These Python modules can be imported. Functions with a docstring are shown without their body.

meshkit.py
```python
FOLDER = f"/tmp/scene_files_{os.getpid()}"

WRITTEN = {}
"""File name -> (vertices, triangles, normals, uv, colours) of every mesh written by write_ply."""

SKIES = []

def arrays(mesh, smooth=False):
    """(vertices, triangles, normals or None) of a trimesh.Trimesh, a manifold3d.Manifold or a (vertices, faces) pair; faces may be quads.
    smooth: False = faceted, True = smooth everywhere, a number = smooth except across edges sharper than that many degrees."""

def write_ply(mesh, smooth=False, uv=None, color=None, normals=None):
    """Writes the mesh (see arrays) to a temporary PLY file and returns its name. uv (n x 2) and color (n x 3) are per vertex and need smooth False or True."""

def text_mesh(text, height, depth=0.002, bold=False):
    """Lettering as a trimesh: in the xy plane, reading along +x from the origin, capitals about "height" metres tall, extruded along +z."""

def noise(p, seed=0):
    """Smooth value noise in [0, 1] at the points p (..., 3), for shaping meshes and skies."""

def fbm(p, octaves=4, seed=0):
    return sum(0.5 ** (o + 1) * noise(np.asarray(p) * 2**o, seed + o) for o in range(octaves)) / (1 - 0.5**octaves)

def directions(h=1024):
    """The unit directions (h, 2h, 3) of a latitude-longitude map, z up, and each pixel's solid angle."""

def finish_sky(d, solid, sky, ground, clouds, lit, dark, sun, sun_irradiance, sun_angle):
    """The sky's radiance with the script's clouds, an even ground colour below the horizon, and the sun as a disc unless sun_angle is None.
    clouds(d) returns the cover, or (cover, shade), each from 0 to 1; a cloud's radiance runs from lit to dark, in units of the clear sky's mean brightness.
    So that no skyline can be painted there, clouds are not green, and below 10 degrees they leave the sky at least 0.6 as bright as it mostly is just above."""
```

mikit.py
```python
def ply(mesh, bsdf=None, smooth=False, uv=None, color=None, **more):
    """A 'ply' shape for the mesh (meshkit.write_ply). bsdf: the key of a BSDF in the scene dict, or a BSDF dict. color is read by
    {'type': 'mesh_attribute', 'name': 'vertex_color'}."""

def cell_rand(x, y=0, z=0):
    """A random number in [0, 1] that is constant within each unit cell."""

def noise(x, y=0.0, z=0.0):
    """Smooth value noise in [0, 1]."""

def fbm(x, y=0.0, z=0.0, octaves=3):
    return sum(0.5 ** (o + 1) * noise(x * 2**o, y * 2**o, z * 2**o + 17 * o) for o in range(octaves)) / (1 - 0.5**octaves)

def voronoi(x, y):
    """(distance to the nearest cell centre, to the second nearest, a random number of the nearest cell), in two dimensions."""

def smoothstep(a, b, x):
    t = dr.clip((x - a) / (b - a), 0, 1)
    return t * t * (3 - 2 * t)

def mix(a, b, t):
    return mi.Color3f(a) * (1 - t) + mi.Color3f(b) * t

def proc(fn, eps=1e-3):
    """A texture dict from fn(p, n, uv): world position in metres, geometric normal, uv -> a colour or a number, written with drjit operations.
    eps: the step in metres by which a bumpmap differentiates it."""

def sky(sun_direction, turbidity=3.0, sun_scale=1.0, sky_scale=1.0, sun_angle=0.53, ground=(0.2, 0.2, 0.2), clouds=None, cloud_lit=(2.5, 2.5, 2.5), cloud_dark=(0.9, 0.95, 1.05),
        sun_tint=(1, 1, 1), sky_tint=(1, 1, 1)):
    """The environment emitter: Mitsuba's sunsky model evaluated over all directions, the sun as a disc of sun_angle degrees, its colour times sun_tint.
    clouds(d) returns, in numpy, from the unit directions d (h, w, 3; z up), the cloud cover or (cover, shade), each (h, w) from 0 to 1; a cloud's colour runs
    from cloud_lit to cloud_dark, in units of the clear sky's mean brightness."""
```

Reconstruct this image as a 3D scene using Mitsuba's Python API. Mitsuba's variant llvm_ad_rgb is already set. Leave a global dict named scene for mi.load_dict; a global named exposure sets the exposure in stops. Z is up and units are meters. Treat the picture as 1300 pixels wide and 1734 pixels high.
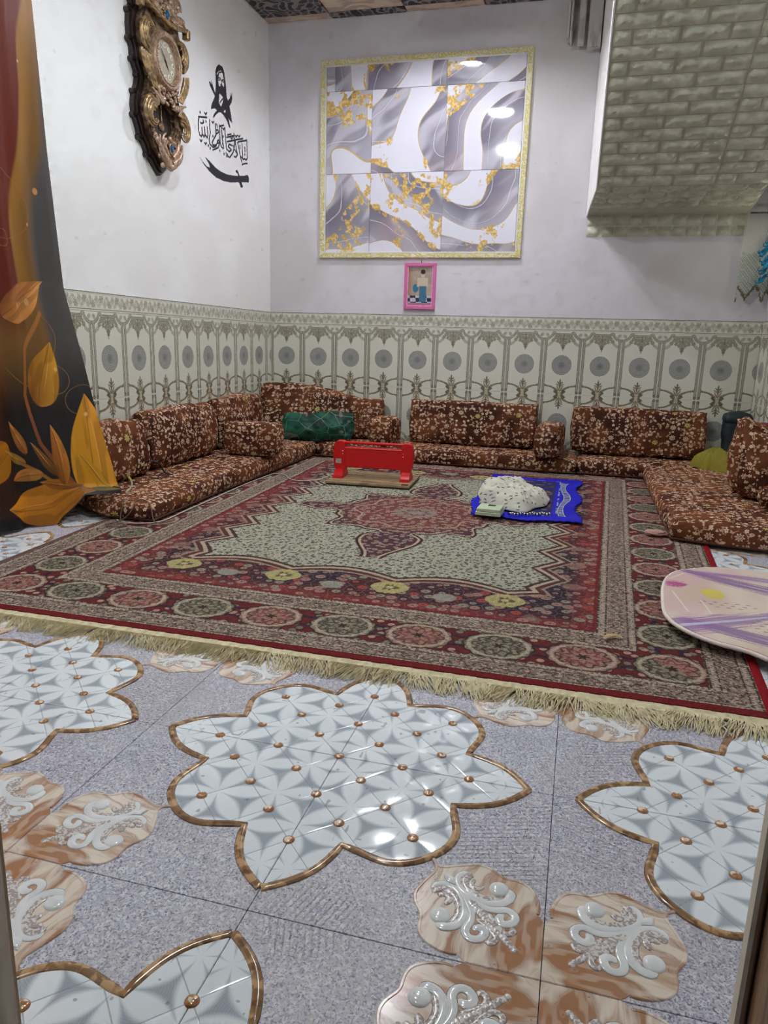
import math, random
import numpy as np
import trimesh
import drjit as dr
import mitsuba as mi
import mikit, meshkit
import manifold3d as m3
from shapely.geometry import Polygon, LineString, Point, box as sbox
from shapely.ops import unary_union
from shapely import affinity
from mikit import proc, noise, fbm, cell_rand, smoothstep, mix, voronoi

T = mi.ScalarTransform4f
rng = np.random.default_rng(7)

# ------------------------------------------------------------------ camera, lights, exposure
CAM = (2.7146, -6.1734, 0.97)
FWD = (-0.24714643, 0.94148063, -0.22920048)
UP = (-0.0866484, 0.21411744, 0.97295723)
scene = {"type": "scene"}
scene["camera"] = {"type": "perspective", "fov_axis": "x", "fov": 2 * math.degrees(math.atan(650 / 1224.611)),
                   "near_clip": 0.02, "far_clip": 60.0,
                   "to_world": T().look_at(origin=CAM, target=[CAM[i] + FWD[i] for i in range(3)], up=UP)}
exposure = 0.24
LAMP_POWER = 62.0
LAMP_RGB = {True: (0.97, 0.97, 1.05), False: (0.92, 1.0, 1.0)}        # a slightly violet white at the back, a slightly cyan one nearer the door
LAMPS = [(1.53, -0.95, 3.4, 3.42), (1.67, -2.12, 2.1, 3.32), (1.60, -3.55, 4.2, 3.31), (1.75, -5.00, 2.2, 3.42)]     # ceiling lamps along the middle of the room: x, y, strength, height
BULB = (3.94, -0.36, 1.72, 2.6)                                        # small bulb on the right wall under the stairs
CEIL = 3.48

labels = {}

# ------------------------------------------------------------------ helpers
def L3(*c):
    """sRGB 0-255 -> linear"""
    if len(c) == 1 and not np.isscalar(c[0]): c = c[0]
    r = []
    for v in c:
        v = v / 255.0
        r.append(v / 12.92 if v <= 0.04045 else ((v + 0.055) / 1.055) ** 2.4)
    return r

def rgb(*c): return {"type": "rgb", "value": L3(*c)}

used = {}
def key(name):
    if name not in used:
        used[name] = 0
        return name
    used[name] += 1
    return "%s_%03d" % (name, used[name])

def put(name, shape, label=None, cat=None, group=None, kind=None, M=None):
    k = key(name)
    scene[k] = {**shape, "to_world": M} if M is not None else dict(shape)
    d = {}
    if label: d["label"] = label
    if cat: d["category"] = cat
    if group: d["group"] = group
    if kind: d["kind"] = kind
    if d: labels[k] = d
    return k

def thing(name, label, cat, group=None, kind=None):
    k = key(name)
    labels[k] = {"label": label, "category": cat}
    if group: labels[k]["group"] = group
    if kind: labels[k]["kind"] = kind
    return k

def cat(ms): return trimesh.util.concatenate(ms)

def box(x0, x1, y0, y1, z0, z1, bev=0.0):
    if bev <= 0:
        b = trimesh.creation.box(extents=(x1 - x0, y1 - y0, z1 - z0))
        b.apply_translation(((x0 + x1) / 2, (y0 + y1) / 2, (z0 + z1) / 2))
        return b
    pts = []
    for sx in (0, 1):
        for sy in (0, 1):
            for sz in (0, 1):
                for ax in range(3):
                    d = [bev, bev, bev]; d[ax] = 0
                    pts.append((x0 + d[0] if not sx else x1 - d[0], y0 + d[1] if not sy else y1 - d[1], z0 + d[2] if not sz else z1 - d[2]))
    return trimesh.convex.convex_hull(np.array(pts))

def prism(poly, h, M=None):
    """shapely polygon (xy) extruded 0..h along z"""
    gs = list(getattr(poly, "geoms", [poly]))
    m = cat([trimesh.creation.extrude_polygon(g, h, engine="earcut") for g in gs if g.area > 1e-9])
    if M is not None: m.apply_transform(M)
    return m

def tube(pts, rad, sides=8, cap=True, flat=1.0, up=(0, 0, 1)):
    """swept tube; rad scalar or per point; flat squashes along up"""
    p = np.asarray(pts, float); n = len(p)
    r = np.broadcast_to(np.asarray(rad, float), (n,))
    t = np.gradient(p, axis=0); t /= np.linalg.norm(t, axis=1, keepdims=True) + 1e-12
    up = np.asarray(up, float)
    a = np.cross(t, up)
    bad = np.linalg.norm(a, axis=1) < 0.05
    a[bad] = np.cross(t[bad], [1, 0.2, 0.1])
    a /= np.linalg.norm(a, axis=1, keepdims=True)
    b = np.cross(a, t)
    ang = np.arange(sides) * 2 * np.pi / sides
    v = p[:, None] + r[:, None, None] * (np.cos(ang)[None, :, None] * a[:, None] + flat * np.sin(ang)[None, :, None] * b[:, None])
    v = v.reshape(-1, 3)
    f = []
    for i in range(n - 1):
        for j in range(sides):
            j2 = (j + 1) % sides
            f += [(i * sides + j, (i + 1) * sides + j, (i + 1) * sides + j2), (i * sides + j, (i + 1) * sides + j2, i * sides + j2)]
    if cap:
        v = np.vstack([v, p[0], p[-1]]); c0, c1 = len(v) - 2, len(v) - 1
        for j in range(sides):
            j2 = (j + 1) % sides
            f += [(c0, j, j2), (c1, (n - 1) * sides + j2, (n - 1) * sides + j)]
    return trimesh.Trimesh(v, np.array(f), process=False)

def spline(pts, n=40, closed=False):
    from scipy.interpolate import splprep, splev
    p = np.asarray(pts, float)
    if closed: p = np.vstack([p, p[:1]])
    k = min(3, len(p) - 1)
    tck, _ = splprep(p.T, s=0, k=k, per=closed)
    return np.array(splev(np.linspace(0, 1, n), tck)).T

def lathe(prof, sec=32):
    """profile [(r,z)...] about z"""
    m = trimesh.creation.revolve(np.asarray(prof, float), sections=sec)
    m.merge_vertices(); m.fix_normals(); return m

def gridbox(sx, sy, sz, r, step=0.02):
    """rounded box centred at 0 with an even grid, one welded mesh"""
    b = trimesh.creation.box(extents=(2, 2, 2))
    def face(nu, nv):
        u, v = np.meshgrid(np.linspace(-1, 1, nu + 1), np.linspace(-1, 1, nv + 1), indexing="ij")
        i = np.arange((nu + 1) * (nv + 1)).reshape(nu + 1, nv + 1)
        q = np.stack([i[:-1, :-1], i[1:, :-1], i[1:, 1:], i[:-1, 1:]], -1).reshape(-1, 4)
        return u.ravel(), v.ravel(), np.vstack([q[:, [0, 1, 2]], q[:, [0, 2, 3]]])
    n = [max(3, int(round(s / step))) for s in (sx, sy, sz)]
    V, F, o = [], [], 0
    for ax in range(3):
        a1, a2 = (ax + 1) % 3, (ax + 2) % 3
        for s in (-1, 1):
            u, v, f = face(n[a1], n[a2])
            p = np.zeros((len(u), 3)); p[:, ax] = s; p[:, a1] = u; p[:, a2] = v
            V.append(p); F.append((f if s > 0 else f[:, ::-1]) + o); o += len(u)
    m = trimesh.Trimesh(np.vstack(V), np.vstack(F), process=False)
    m.merge_vertices(digits_vertex=6)
    half = np.array([sx, sy, sz]) / 2
    p = m.vertices * half
    inner = np.clip(p, -(half - r), half - r)
    d = p - inner; ln = np.linalg.norm(d, axis=1, keepdims=True)
    m.vertices = inner + np.where(ln > 1e-9, d / np.maximum(ln, 1e-9) * r, 0)
    return m

def cushion(sx, sy, sz, r=0.04, step=0.018, puff=0.012, wr=0.006, wfreq=9, seed=0, sag=0.0):
    """stuffed cushion: bulging faces and wrinkles"""
    m = gridbox(sx, sy, sz, r, step)
    p = m.vertices.copy(); half = np.array([sx, sy, sz]) / 2
    q = p / half
    nrm = m.vertex_normals
    k = np.ones(len(p))
    for ax in range(3):
        k *= np.where(np.abs(nrm[:, ax]) > 0.7, 1.0, np.cos(np.clip(q[:, ax], -1, 1) * np.pi / 2 * 0.92))
    w = meshkit.fbm(p * wfreq + seed * 3.7, 3, seed) - 0.5
    w2 = meshkit.noise(p * np.array([wfreq * 2.5, wfreq * 2.5, wfreq * .8]) + seed, seed + 5) - 0.5
    m.vertices = p + nrm * (puff * k + wr * 2 * w + wr * w2)[:, None]
    if sag:
        v = m.vertices.copy(); v[:, 2] -= sag * (1 - np.cos(q[:, 0] * np.pi)) * 0.25 * (q[:, 2] > 0); m.vertices = v
    return m

def mv(m, loc=(0, 0, 0), rot=None):
    m = m.copy()
    if rot is not None:
        for ax, a in rot:
            m.apply_transform(trimesh.transformations.rotation_matrix(math.radians(a), {"x": (1, 0, 0), "y": (0, 1, 0), "z": (0, 0, 1)}[ax]))
    m.apply_translation(loc)
    return m

def Mxy(origin, ex, ey, ez):
    M = np.eye(4); M[:3, 0] = ex; M[:3, 1] = ey; M[:3, 2] = ez; M[:3, 3] = origin
    return M

def TR(x=0, y=0, z=0, rz=0): return T().translate([x, y, z]).rotate([0, 0, 1], rz)

ABS, MIN, MAX, SQ = dr.abs, dr.minimum, dr.maximum, dr.square
def hyp(a, b): return dr.sqrt(SQ(a) + SQ(b) + 1e-12)
def seg(px, py, ax, ay, bx, by):
    dx, dy = bx - ax, by - ay
    t = dr.clip(((px - ax) * dx + (py - ay) * dy) / (dx * dx + dy * dy), 0, 1)
    return hyp(px - ax - t * dx, py - ay - t * dy)
def line(d, w, s=0.0012): return 1 - smoothstep(w - s, w + s, d)
def fr(x): return x - dr.floor(x)

# ------------------------------------------------------------------ materials
def mat(name, **k):
    d = {"type": "principled"}
    for a, b in k.items():
        if a == "base_color" and isinstance(b, (tuple, list)): b = {"type": "rgb", "value": L3(*b)}
        d[a] = b
    scene[name] = d
    return name
def bump(name, inner, fn, scale, eps=1e-3):
    b = scene.pop(inner) if isinstance(inner, str) else inner
    scene[name] = {"type": "bumpmap", "arbitrary": proc(fn, eps), "scale": scale, "bsdf": b}
    return name

# -- plaster
def plaster(A, B):
  def plaster_fn(p, n, uv):
    a = fbm(p.x * 1.7 + p.y * 1.3, p.z * 1.9, 3.0, 3)
    b = fbm(p.x * 14 + p.y * 11, p.z * 13, 1.0, 2)
    base = mix(L3(*A), L3(*B), smoothstep(0.45, 0.75, a))
    marks = smoothstep(0.86, 0.90, fbm(p.x * 13 + p.y * 12, p.z * 17, 5.0, 2)) * 0.16
    return mix(mix(base, L3(*B), smoothstep(.5, .9, b) * .5), L3(140, 132, 122), marks)
  return plaster_fn
def rough_h(p, n, uv): return fbm(p.x * 26 + p.y * 26, p.z * 26, 0.0, 2)
mat("m_plaster", base_color=proc(plaster((212, 210, 216), (200, 196, 196))), roughness=0.55, specular=0.3)      # greyer, older paint
bump("m_plaster_b", "m_plaster", rough_h, 0.0035)
mat("m_plaster2", base_color=proc(plaster((238, 240, 239), (230, 230, 228))), roughness=0.55, specular=0.3)     # the fresher white of the left wall
bump("m_plaster_b2", "m_plaster2", rough_h, 0.0035)

# -- wainscot tile print (uv in metres, u 0...0.3, v from the tile's top 0...0.5)
INK, INK2, TAN, CREAM = L3(70, 66, 50), L3(124, 120, 98), L3(112, 94, 66), L3(212, 213, 198)
def wall_print(u, v):
    m = ABS(u - 0.15)
    c = mi.Color3f(CREAM)
    # the panel frame: across the top, down a curved shoulder, down the side
    top = seg(m, v, 0, .024, .058, .024)
    sh = dr.select((v > .006) & (m < .15), ABS(hyp(m - .150, v + .010) - .072), 1.0)
    sh2 = seg(m, v, .060, .022, .074, .008)
    side = seg(m, v, .1345, .070, .1345, .472)
    d = MIN(MIN(top, sh), MIN(side, sh2))
    c = mix(c, INK2, line(d, .0092) * .85)
    c = mix(c, CREAM, line(ABS(d - .0028), .0018) * .5)
    c = mix(c, INK, line(ABS(d - .0082), .0015) * .85)
    c = mix(c, INK, line(d, .0012) * .55)
    k = hyp(m - .1355, v - .484)
    c = mix(c, INK, line(ABS(k - .0085), .0026)); c = mix(c, INK2, line(k, .006) * .8)
    # shell in the corner above the shoulder
    a, b = (m - .128) * .707 - (v - .027) * .707, (m - .128) * .707 + (v - .027) * .707
    c = mix(c, INK2, line(hyp(a / .017, b / .012), 1.0, .08) * (.65 + .35 * dr.sin(b * 1100 + ABS(a) * 300)))
    # hanging scrolls
    for cx, cy, r in ((.034, .050, .016), (.062, .048, .013), (.012, .060, .013), (.046, .076, .010), (.022, .086, .011), (.080, .070, .012), (.006, .108, .010), (.003, .128, .007)):
        k = hyp(m - cx, v - cy) / (1 + .14 * dr.cos(dr.atan2(v - cy, m - cx) * 5))
        c = mix(c, L3(168, 164, 142), line(k, r) * .8)
        c = mix(c, INK2, line(ABS(k - r), .0028) * .95); c = mix(c, INK, line(ABS(k - r * .45), .0016) * .8)
    k = seg(m, v, 0, .03, 0, .15)
    wob = .0035 + .0065 * ABS(dr.sin(v * 130)) * smoothstep(.155, .06, v)
    c = mix(c, INK2, line(k, wob) * .85); c = mix(c, INK, line(ABS(k - wob * .6), .0010) * .5)
    # wing below the shoulder
    a, b = (m - .103) * .8 + (v - .098) * .6, (v - .098) * .8 - (m - .103) * .6
    w = hyp(a / .030, b / .012)
    c = mix(c, INK2, line(w, 1.0, .08) * (.55 + .45 * dr.sin(b * 1200)))
    # rosette
    k = hyp(m, v - .2655); th = dr.atan2(v - .2655, u - .15)
    ros = .55 + .25 * dr.sin(k * 520) + .22 * dr.cos(th * 24) * dr.sin(k * 300 + 1) + .12 * dr.cos(th * 48 + k * 900)
    rc = mix(L3(186, 188, 180), L3(106, 109, 110), dr.clip(ros, 0, 1))
    rc = mix(rc, L3(112, 116, 116), line(k, .026) * .6)
    c = mix(c, rc, line(k, .077)); c = mix(c, INK2, line(ABS(k - .0765), .0016))
    c = mix(c, L3(60, 62, 62), line(k, .008)); c = mix(c, CREAM, line(k, .0035))
    # the crossing bows
    k = ABS(hyp((m - .118) / .106, (v - .508) / .076) - 1) * .085
    on = (m < .121) & (v < .5)
    c = mix(c, L3(96, 88, 62), dr.select(on, line(k, .0068), 0)); c = mix(c, L3(178, 170, 138), dr.select(on, line(ABS(hyp((m - .118) / .106, (v - .508) / .076) - 1.012) * .085, .0016) * .9, 0))
    k = hyp(m - .121, v - .428)
    c = mix(c, INK, line(ABS(k - .006), .0022) * .9)
    # plant
    for cx, cy, ax, ay, w, l, col in ((0, .395, 0, 1, .006, .016, INK), (.012, .408, .75, -.66, .005, .013, INK), (.017, .424, .85, -.5, .006, .016, INK2), (0, .43, 0, 1, .007, .026, TAN),
                                      (.014, .452, .5, -.85, .005, .024, TAN), (.026, .458, .75, -.6, .004, .02, INK2), (.036, .474, .9, .35, .006, .013, INK), (.030, .488, .8, -.55, .006, .016, INK)):
        a = (m - cx) * ax + (v - cy) * ay; b = (m - cx) * ay - (v - cy) * ax
        c = mix(c, col, line(hyp(a / (l * 1.1), b / (w * 1.05)), 1.0, .12) * .85)
    k = seg(m, v, 0, .395, 0, .5); c = mix(c, TAN, line(k, .0018))
    c = mix(c, L3(190, 178, 140), line(hyp(m, v - .497), .012) * .9)
    return c
def wall_upper(p, n, uv): return wall_print(uv.x, uv.y)
def wall_lower(p, n, uv): return wall_print(uv.x, .5 - uv.y)
mat("m_tile_up", base_color=proc(wall_upper), roughness=0.16, specular=0.5)
mat("m_tile_low", base_color=proc(wall_lower), roughness=0.16, specular=0.5)
def border_print(p, n, uv):
    u, v = uv.x, uv.y
    c = mi.Color3f(CREAM)
    s = fr(u / .15) * .15; k = fr(u / .075) * .075; fl = dr.select(s > .075, -1.0, 1.0)
    y = (v - .0535) * fl * .62
    vine = ABS(y - .016 * dr.sin(k / .075 * 6.2832))
    c = mix(c, INK2, line(vine, .0028) * .7)
    for cx, cy, r, col, e in ((.020, .006, .017, INK2, 1.0), (.054, -.006, .018, L3(160, 152, 130), 1.0), (.037, .014, .008, INK, 1.0), (.004, -.012, .009, L3(104, 98, 78), 1.1), (.068, .014, .008, L3(150, 140, 116), 1.0)):
        d = hyp((k - cx), (y - cy) * e); th = dr.atan2(y - cy, k - cx)
        rr = r * (.82 + .22 * dr.sin(th * 7 + cx * 300))
        c = mix(c, col, line(d, rr) * .8); c = mix(c, CREAM, line(ABS(d - r * .5 - .002 * dr.sin(th * 3)), .0014) * .6)
    c = mix(c, L3(122, 120, 106), line(v, .007)); c = mix(c, L3(128, 126, 110), line(ABS(v - .0965), .0026)); c = mix(c, INK2, line(ABS(v - .0125), .0012) * .7)
    return c
mat("m_border", base_color=proc(border_print), roughness=0.18, specular=0.5)
mat("m_grout", base_color=(170, 166, 150), roughness=0.8)

# -- floor tile materials (uv = metres from the flower's centre, in the tile's own turn)
def granite_fn(p, n, uv):
    x, y = p.x, p.y
    a = noise(x * 430, y * 430, 0.0); b = noise(x * 210 + 3, y * 210, 4.0); c = fbm(x * 5, y * 5, 2.0, 2)
    g = mix(L3(172, 172, 184), L3(200, 200, 206), smoothstep(.35, .8, b))
    g = mix(g, L3(124, 124, 144), smoothstep(.55, .80, a) * .85)
    g = mix(g, L3(84, 86, 106), smoothstep(.72, .88, noise(x * 330 + 9, y * 330, 8.0)) * .8)
    g = mix(g, L3(176, 172, 170), smoothstep(.6, .9, noise(x * 210, y * 210, 12.0)) * .6)
    g = mix(g, L3(172, 164, 156), smoothstep(.45, .75, c) * .18)
    return g
def rib_mask(p, uv):
    t = dr.select(uv.x > uv.y, uv.x * .32 + uv.y, uv.y * .32 + uv.x)
    k = ABS(fr(t / .0125) - .5)
    return smoothstep(.13, .03, k) * smoothstep(.40, .62, fbm(p.x * 6, p.y * 6, 1.0, 2))
mat("m_granite", base_color=proc(granite_fn), roughness=proc(lambda p, n, uv: mi.Float(.52) - .42 * rib_mask(p, uv)), specular=0.5)
def ribs(p, n, uv):
    return rib_mask(p, uv) + .10 * noise(p.x * 300, p.y * 300, 2.0)
bump("m_granite_b", "m_granite", ribs, 0.0011, 5e-4)

def tuft_print(p, n, uv):
    S = .128                                           # star spacing
    x, y = uv.x * .966 + uv.y * .259 + .064, uv.y * .966 - uv.x * .259 - .037
    c = L3(218, 225, 228); g = L3(150, 160, 169)
    h = S * .8660254
    best = mi.Float(9)                                 # lens petals along the edges of a triangular net, soft grey between them
    for ax, ay in ((1, 0), (.5, .8660254), (-.5, .8660254)):
        al, ac = ax * x + ay * y, -ay * x + ax * y
        j = dr.floor(ac / h + .5)
        s_ = fr(al / S + .5 * j)
        best = MIN(best, ABS(ac - j * h) / (S * .215 * dr.sin(3.14159 * s_) + .0012))
    ink = smoothstep(.52, 1.02, best) * .97
    col = mix(c, g, ink)
    B = .156 * .501                                    # thin seams of the tufting between the buttons
    a, b = (uv.x + uv.y) / (2 * B), (uv.x - uv.y) / (2 * B)
    sm = MIN(ABS(fr(a + .5) - .5), ABS(fr(b + .5) - .5)) * 2 * B * .7071
    col = mix(col, L3(134, 142, 150), line(sm, .0011, .0009) * .75)
    fine = dr.sin(hyp(fr(a) - .5, fr(b) - .5) * 150)
    col = mix(col, L3(224, 228, 230), smoothstep(.5, 1, fine) * .15)
    spot = smoothstep(.93, .96, noise(p.x * 60, p.y * 60, 31.0))
    return mix(col, L3(90, 94, 98), spot * .5)
mat("m_tuft", base_color=proc(tuft_print), roughness=0.10, specular=0.55)
def tuft_h(p, n, uv):
    B = .156 * .501
    a, b = fr((uv.x + uv.y) / (2 * B)), fr((uv.x - uv.y) / (2 * B))
    return dr.power(16 * a * (1 - a) * b * (1 - b) + 1e-4, .5)
bump("m_tuft_b", "m_tuft", tuft_h, .0022, 1e-3)
def marble_fn(p, n, uv):
    x, y = uv.x, uv.y
    w = fbm(x * 9, y * 14, 3.0, 3) - .5
    t = fbm(x * 5 + 4, (y + .09 * w + .25 * x) * 52, 1.0, 4)
    c = mix(L3(188, 168, 152), L3(214, 202, 186), smoothstep(.48, .62, t))
    c = mix(c, L3(160, 120, 92), smoothstep(.47, .36, t))
    rust = smoothstep(.46, .66, fbm(x * 5 + 7, (y + .09 * w + .2 * x) * 30, 9.0, 4)) * smoothstep(.23, .33, hyp(x * .55, y * .55) )
    c = mix(c, L3(160, 110, 70), rust * .75)
    vein = smoothstep(.035, .0, ABS(fr(t * 3.2) - .5)) 
    c = mix(c, L3(104, 78, 60), vein * .6)
    return mix(c, L3(222, 212, 196), smoothstep(.55, .85, noise(x * 40, y * 130, 5.0)) * .3)
mat("m_marble", base_color=proc(marble_fn), roughness=0.16, specular=0.5)
def trim_fn(p, n, uv):
    t = fbm(p.x * 42 + p.y * 30, p.y * 42 - p.x * 22, 2.0, 3)
    c = mix(L3(128, 96, 64), L3(180, 146, 106), smoothstep(.38, .62, t))
    return mix(c, L3(92, 64, 42), smoothstep(.60, .72, noise(p.x * 85, p.y * 85, 4.0)) * .7)
mat("m_trim", base_color=proc(trim_fn), roughness=0.14, specular=0.6)
mat("m_scroll", base_color=proc(lambda p, n, uv: mix(L3(202, 206, 206), L3(220, 222, 220), noise(p.x * 40, p.y * 40, 1.0))), roughness=0.10, specular=0.6)
mat("m_lace", base_color=proc(lambda p, n, uv: mix(L3(160, 150, 146), L3(206, 202, 198), smoothstep(.4, .65, noise(p.x * 330, p.y * 330, 3.0)))), roughness=0.2, specular=0.6)
mat("m_button", base_color=proc(lambda p, n, uv: mix(mix(L3(140, 96, 62), L3(172, 126, 84), noise(p.x * 300, p.y * 300, 2.0)), L3(224, 208, 188), smoothstep(.0088, .0065, hyp(uv.x - .002, uv.y + .001)) * smoothstep(.35, .55, noise(p.x * 160 + 5, p.y * 160, 2.0)))), roughness=0.12, specular=0.6, metallic=0.15)

# -- rug (uv in metres on the rug)
RW, RL = 2.88, 4.0
def rug_fn(p, n, uv):
    u, v = uv.x, uv.y
    U, V = MIN(u, RW - u), MIN(v, RL - v)
    d = MIN(U, V); near = V < U
    s = dr.select(near, u, v)
    f1 = noise(u * 330, v * 330, 0.0); f2 = noise(u * 120, v * 120, 3.0); f3 = noise(u * 60 + 7, v * 60, 5.0)
    tan, dark, red, navy = L3(152, 132, 116), L3(62, 46, 40), L3(118, 34, 38), L3(44, 38, 62)
    # ---- guards
    gk = dr.select(d < .15, d - .085, d - .41)
    hw = dr.select(d < .15, .065, .0675)
    q = s / .066; cell = fr(q) - .5
    ro = hyp(cell * .066, gk * 1.15); th = dr.atan2(gk, cell * .066)
    gc = mix(tan, L3(128, 104, 90), f3)
    vine = ABS(gk - .018 * dr.sin(s * 95))
    gc = mix(gc, dark, line(vine, .004, .002) * .75)
    gc = mix(gc, L3(110, 58, 52), line(ro, .017 * (.8 + .25 * dr.cos(th * 6)), .002) * .7)
    gc = mix(gc, L3(188, 166, 146), line(ro, .007, .002) * .8)
    zz = ABS(ABS(gk) - (hw - .018) + .0055 * dr.sin(s * 420))
    gc = mix(gc, L3(184, 164, 144), line(zz, .0055, .002) * .8)
    gc = mix(gc, dark, line(ABS(ABS(gk) - (hw - .031)), .0025, .0015) * .85)
    gc = mix(gc, dark, line(ABS(ABS(gk) - (hw - .003)), .0035, .0015) * .9)
    gc = mix(gc, dark, smoothstep(.60, .75, f2) * .65)
    gc = mix(gc, L3(196, 176, 156), smoothstep(.64, .8, noise(u * 150 + 5, v * 150, 7.0)) * .6)
    # ---- main border
    mk = d - .2475
    n_ = dr.select(near, (RW - .495) / 9.0, (RL - .495) / 13.0)
    q = (s - .2475) / n_; idx = dr.floor(q + .5); cs = (q - idx) * n_
    odd = fr(idx * .5) > .25
    r = hyp(cs * .92, mk * 1.0); th = dr.atan2(mk, cs)
    mc = mix(red, L3(104, 26, 34), f3)
    fl, _, which = voronoi(u * 21 + 3, v * 21)
    mc = mix(mc, mix(L3(196, 150, 128), L3(120, 128, 110), smoothstep(.5, .55, which)), line(fl, .26, .06) * .8)
    mc = mix(mc, dark, line(ABS(fl - .34), .05, .03) * .6)
    lead = ABS(ABS(mk) - (.09 - .055 * SQ(dr.sin(3.14159 * q))))
    mc = mix(mc, navy, line(lead, .009, .003) * .8)
    lob = .101 * (1 + .03 * dr.cos(th * 14))
    m1 = dr.select(odd, mix(L3(150, 142, 116), L3(108, 100, 80), f2), mix(L3(170, 124, 108), L3(150, 98, 88), f2))
    m1 = mix(m1, dark, line(ABS(r - .072 - .01 * dr.cos(th * 10)), .0055, .003) * .8)
    m1 = mix(m1, dr.select(odd, mi.Color3f(L3(70, 60, 52)), mi.Color3f(L3(138, 52, 50))), line(ABS(r - .048 - .012 * dr.cos(th * 8)), .008, .003) * .75)
    m1 = mix(m1, L3(190, 172, 146), line(ABS(r - .088), .006, .003) * .7)
    m1 = mix(m1, dark, line(r, .019 * (.8 + .3 * dr.cos(th * 6)), .003))
    m1 = mix(m1, dark, smoothstep(.66, .8, f2) * .4)
    mc = mix(mc, dark, line(r, lob + .008, .003) * .85); mc = mix(mc, m1, line(r, lob, .002))
    # ---- field
    x, y = u - RW / 2, v - RL / 2
    hx, hy = RW / 2 - .477, RL / 2 - .477
    edge = MIN(hx - ABS(x), hy - ABS(y))
    fc = mix(L3(54, 42, 58), L3(84, 36, 44), smoothstep(.35, .7, fbm(u * 4, v * 4, 4.0, 2)))
    fc = mix(fc, L3(140, 40, 40), smoothstep(.13, .03, edge) * .75)
    fl, f2nd, which = voronoi(u * 19, v * 19)
    pet = .30 + .10 * dr.sin(which * 40)
    bc = mix(L3(172, 126, 112), L3(150, 142, 122), smoothstep(.45, .5, which)); bc = mix(bc, L3(176, 66, 56), smoothstep(.80, .82, which))
    fc = mix(fc, bc, line(fl, pet, .06) * .82); fc = mix(fc, dark, line(fl, .09, .04) * .7)
    stem = ABS(f2nd - fl)
    fc = mix(fc, L3(140, 112, 96), line(stem, .05, .03) * .5)
    px = fr((x + .715) / .448 + .5) - .5; py = ABS(y)
    k = hyp(px * .448, py - (hy - .215)); th = dr.atan2(py - (hy - .215), px)
    onx = ABS(x + .043) < .78
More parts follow.
